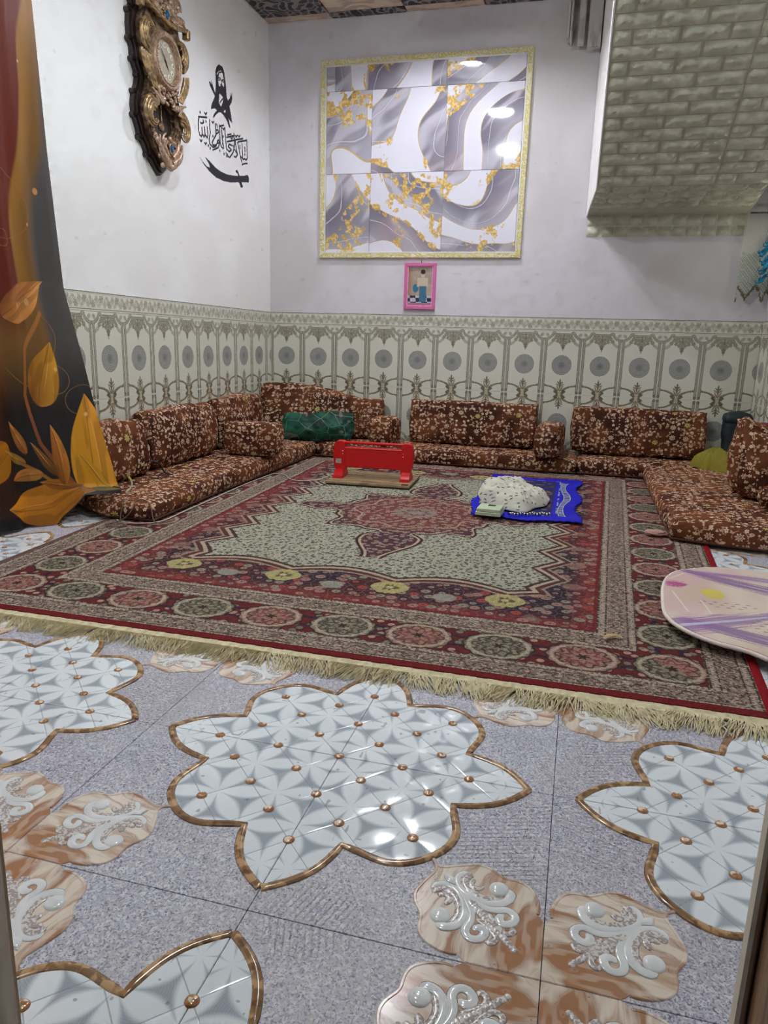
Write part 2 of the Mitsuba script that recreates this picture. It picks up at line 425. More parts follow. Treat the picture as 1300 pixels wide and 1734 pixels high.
    # light rosettes between the yellow ones
    kx = fr((x + .715) / .448) - .5; kk = hyp(kx * .448, (py - (hy - .17)) * 1.1)
    fc = mix(fc, L3(150, 150, 136), dr.select(ABS(x + .043) < .62, line(kk, .045, .006), 0) * .85)
    ky = fr(y / .30) - .5; kk2 = hyp(ky * .30, (ABS(x) - (hx - .10)))
    fc = mix(fc, L3(150, 104, 92), dr.select(ABS(y) < 1.25, line(kk2, .04, .008), 0) * .7)
    # cream ground with scalloped outline; cusps point outwards
    by = hy - .40 + .075 * (1 - ABS(dr.sin(3.14159 * (x + .715) / .448)))
    bx = hx - .27 + .095 * (1 - 2 * ABS(fr(y / .28) - .5)) * (.5 + .5 * smoothstep(1.3, .9, ABS(y))) + .0
    o = MIN(bx - ABS(x), (by - ABS(y)))
    cr = mix(L3(182, 180, 156), L3(164, 164, 142), f3)
    l1, l2, lw = voronoi(u * 40, v * 40)
    cr = mix(cr, L3(48, 56, 46), line(l1, .20 + .15 * lw, .06) * .92)
    cr = mix(cr, L3(122, 82, 70), smoothstep(.85, .9, lw) * line(l1, .3, .08) * .8)
    cr = mix(cr, L3(96, 100, 80), line(l2 - l1, .07, .05) * .55)
    fc = mix(fc, cr, line(-o, 0, .002))
    fc = mix(fc, L3(74, 42, 38), line(ABS(o - .006), .008, .002) * .95)
    fc = mix(fc, L3(180, 160, 134), line(ABS(o + .018), .011, .003) * .95)
    fc = mix(fc, L3(96, 50, 44), line(ABS(o + .040), .010, .003) * .9)
    fc = mix(fc, L3(170, 140, 118), line(ABS(o + .062), .007, .003) * .8)
    yel = mix(L3(186, 172, 96), L3(160, 148, 84), f2)
    yel = mix(yel, dark, line(k, .034 * (.85 + .3 * dr.cos(th * 5)), .006) * .75); yel = mix(yel, L3(190, 176, 120), line(k, .015, .004))
    fc = mix(fc, yel, dr.select(onx, line(k, .072 * (1 + .05 * dr.cos(th * 8)), .003), 0))
    # central medallion with its pendants
    r = hyp(x / .44, y / .50); th = dr.atan2(y / .50, x / .44)
    lobe = 1.0 + .10 * dr.cos(th * 8) + .05 * dr.cos(th * 16)
    o1 = (lobe - r) * .44
    pen = .105 * smoothstep(.95, .62, ABS(y)) * smoothstep(.40, .58, ABS(y)) + .035
    pen = pen * (ABS(y) < .95)
    o2 = dr.select(ABS(y) < .95, pen - ABS(x), -1.0)
    penx = dr.select((ABS(x) < .66), .07 + .03 * dr.cos(ABS(x) * 24) - ABS(y), -1.0)
    o = MAX(MAX(o1, o2), penx)
    md = mix(L3(136, 70, 66), L3(112, 54, 56), f3)
    md = mix(md, L3(70, 48, 62), smoothstep(.72, .95, r) * .8)
    a1, a2, aw = voronoi(u * 27 + 11, v * 27)
    md = mix(md, mix(L3(190, 136, 116), L3(160, 150, 130), aw), line(a1, .33, .06) * .8); md = mix(md, dark, line(a1, .1, .04) * .7)
    k = hyp(x, y); th2 = dr.atan2(y, x)
    md = mix(md, L3(150, 132, 122), line(k, .115 * (1 + .08 * dr.cos(th2 * 10)), .004) * .85)
    md = mix(md, L3(110, 52, 52), line(ABS(k - .06 - .012 * dr.cos(th2 * 8)), .010, .003) * .8)
    ring = ABS(r - .72 - .06 * dr.cos(th * 8)) * .44
    md = mix(md, L3(180, 150, 126), line(ring, .006, .002) * .8)
    fc = mix(fc, L3(70, 42, 38), line(-o, .018, .003)); fc = mix(fc, L3(182, 160, 134), line(-o, .003, .002)); fc = mix(fc, md, line(-o, -.010, .003))
    fc = mix(fc, mi.Color3f(L3(122, 26, 30)), line(ABS(edge - .006), .008, .002) * .9)
    out = dr.select(d < .15, gc, dr.select(d < .345, mc, dr.select(d < .477, gc, fc)))
    out = dr.select((V < .040) | (d < .014), mi.Color3f(L3(122, 12, 22)), out)
    out = out * (.60 + .64 * f1)
    g_ = mi.luminance(out)
    return mix(out, mi.Color3f(g_ * 1.06, g_ * .98, g_ * .88), .26) * .98
mat("m_rug", base_color=proc(rug_fn), roughness=0.9, specular=0.15, sheen=0.25)
bump("m_rug_b", "m_rug", lambda p, n, uv: noise(p.x * 420, p.y * 420, 0.0) + .6 * noise(p.x * 120, p.y * 120, 2.0), 0.0035, 1e-3)
mat("m_binding", base_color=proc(lambda p, n, uv: mix(L3(112, 10, 20), L3(136, 18, 28), noise(p.x * 200, p.y * 200, 1.0))), roughness=0.85, specular=0.2)
mat("m_fringe", base_color=proc(lambda p, n, uv: mix(L3(176, 166, 132), L3(214, 204, 170), noise(p.x * 90, p.y * 60, p.z * 90))), roughness=0.85, specular=0.15)

# -- flowered velvet of the floor seating
def tri(p, n):
    ax, ay, az = ABS(n.x), ABS(n.y), ABS(n.z)
    top = (az > ax) & (az > ay); side = ax > ay
    return dr.select(top, p.x, dr.select(side, p.y + 3.3, p.x + 7.1)), dr.select(top, p.y, p.z + 5.7)
def velvet_fn(p, n, uv):
    a, b = tri(p, n)
    base = mix(L3(58, 25, 13), L3(104, 58, 31), smoothstep(.3, .75, fbm(a * 7, b * 7, 1.0, 3)))
    c = mi.Color3f(base)
    def fl(sc, rad, prob, z, pet):
        x, y = a * sc, b * sc
        cx, cy = dr.floor(x), dr.floor(y)
        ox = .28 + .44 * cell_rand(cx, cy, z); oy = .28 + .44 * cell_rand(cx, cy, z + 1)
        dx, dy = x - cx - ox, y - cy - oy
        r = hyp(dx, dy * (1 + .25 * cell_rand(cx, cy, z + 4))); th = dr.atan2(dy, dx) + 6 * cell_rand(cx, cy, z + 2)
        on = cell_rand(cx, cy, z + 3) < prob
        return r, r / (rad * ((.78 + .22 * dr.cos(th * pet)) if pet > 3 else (.22 + .95 * SQ(dr.cos(th * 1.5 + .6))))), on, cell_rand(cx, cy, z + 6)
    # sprigs: stems and leaves
    r, q, on, k = fl(17.0, .44, .78, 31, 3)
    c = mix(c, mix(L3(178, 138, 108), L3(204, 170, 142), k), dr.select(on, line(q, 1.0, .08) * smoothstep(.25, .5, noise(a * 190, b * 190, 3.0)), 0) * .9)
    r, q, on, k = fl(48.0, .32, .36, 11, 5)
    c = mix(c, L3(206, 176, 150), dr.select(on & (noise(a * 11, b * 11, 8.0) > .42), line(q, 1.0, .1), 0) * .92)
    r, q, on, k = fl(29.0, .36, .30, 51, 5)
    c = mix(c, L3(214, 190, 164), dr.select(on, line(q, 1.0, .08), 0)); c = mix(c, L3(120, 70, 50), dr.select(on, line(q, .28, .1), 0) * .8)
    r, q, on, k = fl(8.6, .21, .50, 71, 8)
    pet = mix(L3(214, 186, 160), L3(202, 190, 110), smoothstep(.86, .88, k))
    c = mix(c, base, dr.select(on, line(r, .29, .03), 0)); c = mix(c, pet, dr.select(on, line(q, 1.0, .06), 0))
    c = mix(c, L3(108, 62, 44), dr.select(on, line(ABS(q - .55), .11, .05), 0)); c = mix(c, L3(60, 30, 20), dr.select(on, line(q, .2, .06), 0))
    return c
mat("m_velvet", base_color=proc(velvet_fn), roughness=0.75, specular=0.2, sheen=0.9, sheen_tint=0.7)
bump("m_velvet_b", "m_velvet", lambda p, n, uv: fbm(p.x * 38, p.y * 38, p.z * 38, 2), 0.006, 2e-3)

# ================================================================== THE ROOM
RX, RY = 4.0, -5.55
def struct(name, mesh, m, smooth=False, **k): return put(name, mikit.ply(mesh, m, smooth=smooth), kind="structure", **k)

wl = struct("wall_left", box(-.13, -.006, RY - .12, .13, 0, CEIL), "m_plaster_b2", label="white plastered left wall with tiled lower half and ornate clock")
wb = struct("wall_back", box(-.006, RX + .13, .006, .13, 0, CEIL), "m_plaster_b", label="white plastered back wall behind the marble picture, tiled below")
wr = struct("wall_right", box(RX + .006, RX + .13, RY - .12, .006, 0, CEIL), "m_plaster_b", label="right wall beside the stairs with tiled lower half")
wf = struct("wall_front", cat([box(-.006, 2.02, RY - .12, RY, 0, CEIL), box(3.0, RX + .006, RY - .12, RY, 0, CEIL), box(2.02, 3.0, RY - .12, RY, 2.08, CEIL)]), "m_plaster_b",
            label="front wall with the doorway the room is seen through")

# -- wainscot: single tiles
TW, TH, GAP = .30, .50, .0008
def tile_mesh(w, h, v0=0.0, u0=0.0):
    m = box(GAP, w - GAP, 0, .006, GAP, h - GAP, .0008)
    uv = np.stack([m.vertices[:, 0] + u0, h - m.vertices[:, 2] + v0], 1)
    return m, uv
_tp = {}
def tile_ply(w, h, bs, v0=0.0, u0=0.0):
    k = (round(w, 4), round(h, 4), bs, v0, u0)
    if k not in _tp:
        m, uv = tile_mesh(w, h, v0, u0)
        _tp[k] = mikit.ply(m, bs, uv=uv)
    return _tp[k]
def wainscot(holder, place, spans):
    for a, b, u0 in spans:
        w = b - a
        put(holder + "__tile", tile_ply(w, TH, "m_tile_up", 0.0, u0), M=place(a, .5904))
        put(holder + "__tile", tile_ply(w, TH, "m_tile_low", 0.0, u0), M=place(a, .0904))
        put(holder + "__skirting_tile", tile_ply(w, .0904, "m_tile_up", .2, u0), M=place(a, 0))
        put(holder + "__border_tile", tile_ply(w, .1075, "m_border", 0.0, u0), M=place(a, 1.0915))
spans = [(TW * k, min(TW * (k + 1), RX), 0.0) for k in range(14)]
wainscot("wall_back", lambda a, z: TR(a, 0, z), spans)
Y0 = -.1033
spans = [(Y0, 0.0, 0.0)] + [(Y0 - TW * (k + 1), Y0 - TW * k, 0.0) for k in range(12)]
wainscot("wall_left", lambda a, z: TR(0, a, z, 90), spans)
spans = [(TW * k, TW * (k + 1), 0.0) for k in range(8)]
wainscot("wall_right", lambda a, z: TR(RX, -a, z, -90), spans)

# -- ceiling panels
def damask_fn(p, n, uv):
    x, y = p.x, p.y
    w1, w2 = fbm(x * 9, y * 9, 1.0, 2), fbm(x * 9 + 5, y * 9 + 3, 2.0, 2)
    t = dr.sin((x + .16 * w1) * 46) * dr.sin((y + .16 * w2) * 46)
    c = mix(L3(118, 108, 104), L3(140, 128, 122), w1)
    c = mix(c, L3(34, 34, 42), smoothstep(.10, .22, t)); c = mix(c, L3(60, 58, 62), smoothstep(-.35, -.5, t))
    return mix(c, L3(164, 150, 140), smoothstep(.03, .0, ABS(t - .12)) * .7)
def beige_fn(p, n, uv):
    t = fbm(p.x * 8, p.y * 22 + fbm(p.x * 6, p.y * 6, 1.0, 2) * 3, 0.0, 3)
    return mix(L3(206, 186, 166), L3(176, 156, 140), smoothstep(.4, .65, t))
mat("m_damask", base_color=proc(damask_fn), roughness=.45, specular=.3)
mat("m_beige_panel", base_color=proc(beige_fn), roughness=.45, specular=.3)
mat("m_ceiling", base_color=(150, 140, 130), roughness=.7)
cg = struct("ceiling", box(-.13, RX + .13, RY - .12, .13, CEIL + .006, CEIL + .1), "m_ceiling", label="ceiling of dark damask and beige square panels in a checkerboard")
xs = [-.005, .55] + [.55 + .61 * k for k in range(1, 6)] + [RX + .005]; ys = [.005, -.10] + [-.10 - .61 * k for k in range(1, 9)] + [RY]
_cp = {}
for i in range(len(xs) - 1):
    for j in range(len(ys) - 1):
        w, h = xs[i + 1] - xs[i], ys[j] - ys[j + 1]
        bs = "m_beige_panel" if (i + j) % 2 == 0 else "m_damask"
        k = (round(w, 3), round(h, 3), bs)
        if k not in _cp: _cp[k] = mikit.ply(box(.003, w - .003, .003, h - .003, -.012 if bs == "m_damask" else -.009, .006, .003), bs)
        put("ceiling__panel", _cp[k], M=TR(xs[i], ys[j + 1], CEIL))

# -- floor: tiles with raised flowers, trims, marble plaques and scrolls
FX, FY, TS = 2.2337, -4.6971, .501
mat("m_bed", base_color=(120, 118, 120), roughness=.8)
fl = struct("floor", box(-.13, RX + .13, -6.9, .13, -.12, -.0105), "m_bed", label="tiled floor with large white flower medallions on grey granite ground")
half = [(.915, 0), (.855, .085), (.78, .155), (.70, .196), (.61, .222), (.632, .31), (.648, .41), (.632, .475), (.597, .535), (.567, .567)]
full = half + [(b, a) for a, b in half[::-1][1:]]
out = []                                                              # smooth between the notches, sharp at them
seglist = [full[0:5], full[4:15], full[14:19]]
for s_ in seglist:
    q = spline(s_, 14 if len(s_) < 8 else 26)
    out += [tuple(x) for x in (q if not out else q[1:])]
OUT = np.array(out) * .5
flower = Polygon([(0, 0)] + [tuple(p) for p in OUT])
line_ = LineString(OUT)
TRIMW = .0092
inner_path = np.array(OUT) - 0
fullflower = unary_union([affinity.rotate(flower.buffer(1e-5), 90 * k, origin=(0, 0)) for k in range(4)])
cut = sbox(.0009, .0009, .4995, .4995)
trimline = fullflower.buffer(-TRIMW * .95, join_style=2).exterior.intersection(sbox(.0008, .0008, 1, 1))
if trimline.geom_type != "LineString":
    from shapely.ops import linemerge
    trimline = linemerge(trimline)
    if trimline.geom_type != "LineString": trimline = max(trimline.geoms, key=lambda g: g.length)
tc = np.array(trimline.coords)
tc = tc if tc[0, 0] > tc[-1, 0] else tc[::-1]
def uvxy(m): return m.vertices[:, :2].copy()
def tply(m, bs, smooth=False): return mikit.ply(m, bs, smooth=smooth, uv=uvxy(m))
slab = box(.0006, TS - .0006, .0006, TS - .0006, -.0105, 0, .0008)
P_slab = tply(slab, "m_granite_b")
def flatpoly(poly, z, bev=.0008):
    a = prism(poly, z - bev)
    return a if bev <= 0 else cat([a, prism(poly.buffer(-bev), z)])
med = flatpoly(fullflower.buffer(-TRIMW).intersection(cut), .0016)
P_med = tply(med, "m_tuft_b")
trim = tube(np.column_stack([tc, np.full(len(tc), .0006)]), TRIMW, 8, True, .48)
P_trim = tply(trim, "m_trim", True)
# plaque and scrolls, measured from the far corner (1,1) of the tile, in mm
PL = [(222, 216), (205, 206), (176, 211), (150, 222), (124, 229), (100, 222), (80, 209), (58, 207), (36, 201), (22, 184), (13, 160), (13, 136), (0, 121)]
plq = Polygon([(0, 0)] + [(-.001 * a, -.001 * b) for a, b in PL[::-1]] + [(-.001 * b, -.001 * a) for a, b in PL[1:]]).buffer(.004).buffer(-.004)
plq = affinity.translate(plq, TS, TS).intersection(sbox(0, 0, TS - .0009, TS - .0009))
pm = [flatpoly(plq, .0014)]
pc = spline([(TS - .001 * a, TS - .001 * b) for a, b in PL[::-1][1:]] + [(TS - .001 * b, TS - .001 * a) for a, b in PL[1:-1]], 70)
pm.append(tube(np.column_stack([pc, np.full(len(pc), .0008)]), .0036, 6, True, .55))
P_plq = tply(cat(pm), "m_marble")
SA = [(179, 67), (163, 62), (150, 68), (139, 84), (137, 103), (143, 126), (153, 146), (168, 159), (183, 162), (197, 156), (202, 143)]
SB = [(163, 169), (152, 155), (139, 133), (128, 114), (123, 97), (125, 81), (129, 69), (127, 57), (118, 50), (107, 51), (98, 61), (97, 71), (104, 76), (112, 75), (116, 69)]
SC = [(157, 73), (147, 95), (148, 114), (157, 133), (174, 148), (189, 147), (197, 133)]
SD = [(186, 128), (178, 136), (169, 132), (168, 122), (176, 117)]
SF = [(113, 95), (96, 84), (83, 73), (77, 59), (84, 50), (92, 55)]
def rib(pts, r0, r1, mirror, n=34, z=.0015, flat=.42):
    q = spline([((TS - .001 * a), (TS - .001 * b)) if not mirror else ((TS - .001 * b), (TS - .001 * a)) for a, b in pts], n)
    t = np.linspace(0, 1, n)
    r = (r0 + (r1 - r0) * t) * np.clip(np.minimum(t, 1 - t) * 14 + .35, 0, 1)
    return tube(np.column_stack([q, np.full(n, z)]), r * 1.22, 8, True, flat * .62)
def dome(x, y, r, h, z=.001, sec=14, ex=1.0):
    prof = [(r, 0), (r * .92, h * .45), (r * .7, h * .78), (r * .38, h * .96), (0, h)]
    m = lathe([(a, b) for a, b in prof], sec); v = m.vertices.copy(); v[:, 0] *= ex; m.vertices = v
    m.apply_translation((x, y, z)); m.fix_normals(); return m
ws, ls = [], []
for mir in (False, True):
    ws += [rib(SA, .0085, .0048, mir), rib(SB, .0050, .0080, mir)]
    a, b = (176, 84); c_ = (TS - .001 * a, TS - .001 * b) if not mir else (TS - .001 * b, TS - .001 * a)
    ws.append(dome(c_[0], c_[1], .0185, .0058, .001, 18))
    ls += [rib(SC, .0055, .0070, mir), rib(SD, .0050, .0060, mir, 22), rib(SF, .0040, .0055, mir, 26)]
ws.append(flatpoly(affinity.translate(Polygon([(-.186, -.188), (-.166, -.181), (-.160, -.160), (-.181, -.166)]), TS, TS), .0045, .0015))
for t in np.linspace(0, 1, 16):
    a, b = 129 - 82 * t, 127 - 82 * t
    ls.append(dome(TS - .001 * a, TS - .001 * b, .0105 * (1.1 - .5 * t), .0024, .001, 10))
for m in ls:
    v = m.vertices.copy(); v[:, 2] += .0010 * (meshkit.noise(v * 420, 3) - .4) * (v[:, 2] > .002); m.vertices = v
P_scr = tply(cat(ws), "m_scroll", True); P_lace = tply(cat(ls), "m_lace", True)
B_ = .156 * TS
P_btn = tply(dome(0, 0, .0122, .0050, .0012, 18, 1.0), "m_button", True)
btns = [(2, 0), (4, 0), (1, 1), (2, 2), (3, 1), (1, 3), (3, 3)]
for a in range(-3, 3):
    for b in range(-2, 5):
        cx, cy = FX + 2 * TS * a, FY + 2 * TS * b
        for qd in range(4):
            ang = 90 * qd; ca, sa = round(math.cos(math.radians(ang))), round(math.sin(math.radians(ang)))
            tx, ty = cx + TS / 2 * (ca - sa), cy + TS / 2 * (sa + ca)
            if not (-.3 < tx < RX + .3 and -6.4 < ty < .2): continue
            M = TR(cx, cy, 0, ang)
            kf = put("floor__tile", P_slab, M=M)
            detail = (-5.75 < ty < -3.95 and 0.0 < tx) or (tx > 3.2 and -4.3 < ty < -1.9) or (tx < .55 and -4.2 < ty < -2.9)
            if not detail: continue
            put(kf + "__medallion", P_med, M=M); put(kf + "__trim", P_trim, M=M); put(kf + "__plaque", P_plq, M=M)
            put(kf + "__scroll", P_scr, M=M); put(kf + "__scroll_lace", P_lace, M=M)
            for i, j in btns + ([(0, 0)] if qd == 0 else []):
                wx, wy = i * B_, j * B_
                put(kf + "__button", P_btn, M=TR(cx, cy, 0, ang) @ T().translate([wx, wy, 0]))

# -- door frame the picture is taken through
def jamb_fn(p, n, uv):
    t = fbm(p.x * 60, p.y * 60, p.z * 3.2, 3)
    c = mix(L3(112, 80, 52), L3(146, 110, 76), smoothstep(.35, .65, t))
    return mix(c, L3(74, 50, 32), smoothstep(.6, .8, noise(p.x * 150, p.y * 150, p.z * 5)) * .6)
mat("m_jamb", base_color=proc(jamb_fn), roughness=.5, specular=.3)
mat("m_jamb_edge", base_color=proc(lambda p, n, uv: mix(L3(206, 194, 174), L3(172, 156, 134), smoothstep(.5, .8, fbm(p.x * 40, p.y * 40, p.z * 9, 2)))), roughness=.55)

mat("m_jamb_olive", base_color=proc(lambda p, n, uv: mix(L3(136, 120, 88), L3(164, 146, 112), smoothstep(.4, .7, fbm(p.x * 70, p.y * 70, p.z * 4, 3)))), roughness=.5)
d1 = thing("door_1", "brown wooden door frame at the edges of the view", "door frame", kind="structure")
put(d1 + "__jamb", mikit.ply(box(2.02, 2.074, -5.69, RY + .012, 0, 2.08, .004), "m_jamb_olive"))
put(d1 + "__jamb", mikit.ply(box(2.905, 3.0, -5.69, RY + .004, 0, 2.08, .004), "m_jamb"))
put(d1 + "__head", mikit.ply(box(2.074, 2.905, -5.69, RY + .01, 2.0, 2.08, .004), "m_jamb"))
put(d1 + "__door_stop", mikit.ply(box(2.074, 2.128, -5.63, -5.598, 0, 2.0, .003), "m_jamb_edge"))
put(d1 + "__door_stop", mikit.ply(box(2.896, 2.905, -5.585, -5.565, 0, 2.0, .003), "m_jamb_edge"))
put(d1 + "__stop_bead", mikit.ply(tube([(2.080, -5.566, 0), (2.080, -5.566, 2.0)], .010, 8), "m_jamb", smooth=40))

# -- stairs over the right side: bricked soffit rising towards the viewer
STR = thing("staircase", "sloping underside of a staircase clad in pale grey green foam bricks, upper right", "staircase")
prof = [(0, 1.966), (-.223, 1.986), (-.607, 2.05), (-1.573, 2.655), (-2.86, 3.462)]
def xleft(y): return float(np.interp(-y, [0, .223, .607, 1.573, 2.9], [2.650, 2.667, 2.708, 2.716, 2.73]))
XR = 3.79
def soffit_slab(off, th):
    v, f = [], []
    for y, z in prof:
        v += [(xleft(y), y + .0, z + off), (XR, y, z + off), (XR, y, min(z + off + th, 3.47)), (xleft(y), y, min(z + off + th, 3.47))]
    n = len(prof)
    for i in range(n - 1):
        for j in range(4):
            a, b = i * 4 + j, i * 4 + (j + 1) % 4
            f += [(a, b, b + 4), (a, b + 4, a + 4)]
    f += [(0, 2, 1), (0, 3, 2), ((n - 1) * 4, (n - 1) * 4 + 1, (n - 1) * 4 + 2), ((n - 1) * 4, (n - 1) * 4 + 2, (n - 1) * 4 + 3)]
    m = trimesh.Trimesh(v, f, process=False); m.fix_normals(); return m
def foam_fn(p, n, uv):
    t = fbm(p.x * 20, p.y * 20, p.z * 20, 3)
    c = mix(L3(186, 190, 166), L3(206, 207, 188), smoothstep(.35, .7, t))
    return mix(c, L3(150, 146, 124), smoothstep(.62, .8, fbm(p.x * 7, p.y * 7, p.z * 7, 2)) * .4)
mat("m_foam", base_color=proc(foam_fn), roughness=.32, specular=.5)
mat("m_foam_joint", base_color=(178, 178, 158), roughness=.6)
put(STR + "__slab", mikit.ply(soffit_slab(.0, .12), "m_foam_joint"))
# white side wall of the flight, closing it towards the room
v, f = [], []
for y, z in prof:
    v += [(xleft(y) - .008, y, z - .014), (xleft(y) - .008, y, 3.474), (xleft(y) - .0005, y, 3.474), (xleft(y) - .0005, y, z - .014)]
n = len(prof)
for i in range(n - 1):
    for j in range(4):
        a, b = i * 4 + j, i * 4 + (j + 1) % 4
        f += [(a, b, b + 4), (a, b + 4, a + 4)]
f += [(0, 1, 2), (0, 2, 3), (n * 4 - 4, n * 4 - 3, n * 4 - 2), (n * 4 - 4, n * 4 - 2, n * 4 - 1)]
m = trimesh.Trimesh(v, f, process=False); m.fix_normals()
put(STR + "__side_panel", mikit.ply(m, "m_plaster_b2"), label="white painted side of the flight")
def brick_mesh(w, h, seed, t=.011):
    nx, ny = max(5, int(w / .022)), max(4, int(h / .02))
    g = .0028
    X, Y = np.meshgrid(np.linspace(g, w - g, nx + 1), np.linspace(g, h - g, ny + 1), indexing="ij")
    e = np.minimum(np.minimum(X - g, w - g - X), np.minimum(Y - g, h - g - Y))
    P = np.stack([X + seed * 3.1, Y + seed * 1.7, np.full_like(X, seed)], -1)
    ridge = 1 - np.abs(2 * meshkit.fbm(P * [22, 34, 1], 2, seed) - 1) * 2.2
    Z = t * np.clip(e / .010, 0, 1) ** .6 + .016 * np.clip(ridge, 0, 1) * np.clip(e / .012, 0, 1)
    v = np.stack([X, Y, Z], -1).reshape(-1, 3)
    i = np.arange((nx + 1) * (ny + 1)).reshape(nx + 1, ny + 1)
    q = np.stack([i[:-1, :-1], i[1:, :-1], i[1:, 1:], i[:-1, 1:]], -1).reshape(-1, 4)
    return trimesh.Trimesh(v, np.vstack([q[:, [0, 1, 2]], q[:, [0, 2, 3]]]), process=False)
_bp = {}
def brick_ply(w, h, seed):
    k = (round(w, 3), round(h, 3), seed)
    if k not in _bp: _bp[k] = mikit.ply(brick_mesh(w, h, seed), "m_foam", smooth=50)
    return _bp[k]
def frame_on(y0, z0, y1, z1):
    d = np.array([0, y1 - y0, z1 - z0]); d /= np.linalg.norm(d)
    nn = np.cross([1, 0, 0], d)
    if nn[2] > 0: nn = -nn
    return d, nn
def lay(y0, z0, y1, z1, rows, start):
    d, nn = frame_on(y0, z0, y1, z1)
    L = math.hypot(y1 - y0, z1 - z0); h = L / rows
    for r in range(rows):
        o = np.array([0, y0, z0]) + d * h * r; x0 = xleft(o[1]) + .002
        seam = x0 + .752
        odd = (r + start) % 2
        cuts = [x0] + [x0 + (.11 if odd else .235) + .25 * k for k in range(4) if (.11 if odd else .235) + .25 * k < .70] + [seam]
        cuts += [seam + (.12 if not odd else .22), XR]
        for k in range(len(cuts) - 1):
            w = cuts[k + 1] - cuts[k]
            if w < .03: continue
            p = o + nn * .001; p[0] = cuts[k]
            # x axis mirrored so that the face looks along nn
            M = np.eye(4); M[:3, 0] = [1, 0, 0]; M[:3, 1] = d; M[:3, 2] = nn; M[:3, 3] = p
            if np.linalg.det(M[:3, :3]) < 0: M[:3, 0] = [-1, 0, 0]; M[0, 3] = cuts[k + 1]
            put(STR + "__brick", brick_ply(round(w / .02) * .02 if w > .06 else w, h, int((r * 5 + k * 3) % 5)), M=T(M.tolist()))
lay(prof[1][0], prof[1][1], prof[2][0], prof[2][1], 4, 0)
lay(prof[2][0], prof[2][1], prof[3][0], prof[3][1], 12, 0)
e = 8 * .095; sl = np.array([prof[4][0] - prof[3][0], prof[4][1] - prof[3][1]]); sl /= np.linalg.norm(sl)
lay(prof[3][0], prof[3][1], prof[3][0] + sl[0] * e, prof[3][1] + sl[1] * e, 8, 0)
x = 2.652
for k in range(11):                                                   # the two courses on the wall below the landing
    w = (.085, .105, .11)[k % 3] + .004
    for r in range(2):
        xx = x
        put(STR + "__brick", brick_ply(.104, .080, (k * 2 + r) % 5), M=T([[1, 0, 0, xx], [0, 0, -1, .0045], [0, 1, 0, 1.805 + r * .0805], [0, 0, 0, 1]]))
    x += .104
# -- wooden vent casing at the top of the back wall, beside the stairs
mat("m_white_wood", base_color=proc(lambda p, n, uv: mix(L3(186, 182, 180), L3(150, 140, 134), smoothstep(.5, .8, fbm(p.x * 30, p.y * 30, p.z * 9, 3)))), roughness=.5)
mat("m_dark_gap", base_color=(42, 30, 28), roughness=.8)
vc = thing("vent_casing", "white painted wooden casing with dark gaps, high on the back wall beside the stairs", "casing")
put(vc + "__side_board", mikit.ply(box(2.398, 2.412, -.13, .008, 3.165, 3.47, .002), "m_white_wood"))
put(vc + "__side_board", mikit.ply(box(2.415, 2.432, -.12, .008, 3.15, 3.47, .003), "m_white_wood"))
put(vc + "__back_board", mikit.ply(box(2.432, 2.545, -.004, .008, 3.125, 3.47), "m_white_wood"))
put(vc + "__middle_board", mikit.ply(box(2.474, 2.522, -.11, -.060, 3.122, 3.47, .004), "m_white_wood"))
put(vc + "__cover_board", mikit.ply(box(2.545, 2.640, -.11, .008, 3.100, 3.47, .004), "m_white_wood"))

# ================================================================== LAMPS
mat("m_lamp_rim", base_color=(225, 225, 225), roughness=.4)
SHADE = {-0.95: (.21, .080, .095), -2.12: (.24, .034, .120), -3.55: (.20, .002, .100), -5.0: (.22, .040, .100)}      # rim radius, depth below the diffuser, diffuser radius
def lamp(x, y, s, zl):
    which = {-0.95: "nearest the back wall", -2.12: "second from the back wall", -3.55: "third from the back wall", -5.0: "nearest the doorway"}[y]
    t = thing("ceiling_lamp", "round white dish lamp below the ceiling, %s" % which, "lamp", "ceiling lamps along the room")
    R, dp, r = SHADE[y]
    dish = lathe([(0, .024), (r, .022), (R, -dp + .004), (R + .003, -dp), (R - .003, -dp), (r + .004, .010), (0, .012), (0, .024)], 48)
    put(t + "__shade", mikit.ply(mv(dish, (x, y, zl)), "m_lamp_rim", smooth=40))
    if zl + .03 < CEIL - .02: put(t + "__stem", mikit.ply(tube([(x, y, zl + .02), (x, y, CEIL - .014)], .014, 10), "m_lamp_rim", smooth=60))
    bl = 3.4 if y == -3.55 else 1.0                                  # the third one has a domed glass
    d = lathe([(0, .006), (r, .006), (r, -.003 * bl), (r * .85, -.010 * bl), (r * .5, -.014 * bl), (0, -.016 * bl), (0, .006)], 40); d.apply_translation((x, y, zl))
    k = t + "__diffuser"
    scene[k] = {**mikit.ply(d, "m_lamp_rim"), "emitter": {"type": "area", "radiance": {"type": "rgb", "value": [LAMP_POWER * s * c for c in LAMP_RGB[y > -3]]}}}
for l in LAMPS: lamp(*l)
bx_, by_, bz_, bs_ = BULB
t = thing("wall_bulb", "small bare bulb in a holder on the right wall under the stairs", "lamp")
put(t + "__holder", mikit.ply(tube([(RX - .001, by_, bz_), (bx_ + .03, by_, bz_)], .022, 14), "m_lamp_rim", smooth=40))
s_ = trimesh.creation.icosphere(3, .034); s_.apply_translation((bx_, by_, bz_))
scene[t + "__bulb"] = {**mikit.ply(s_, "m_lamp_rim", smooth=True), "emitter": {"type": "area", "radiance": {"type": "rgb", "value": [LAMP_POWER * bs_ / 10 * c for c in (1.0, 1.0, .86)]}}}

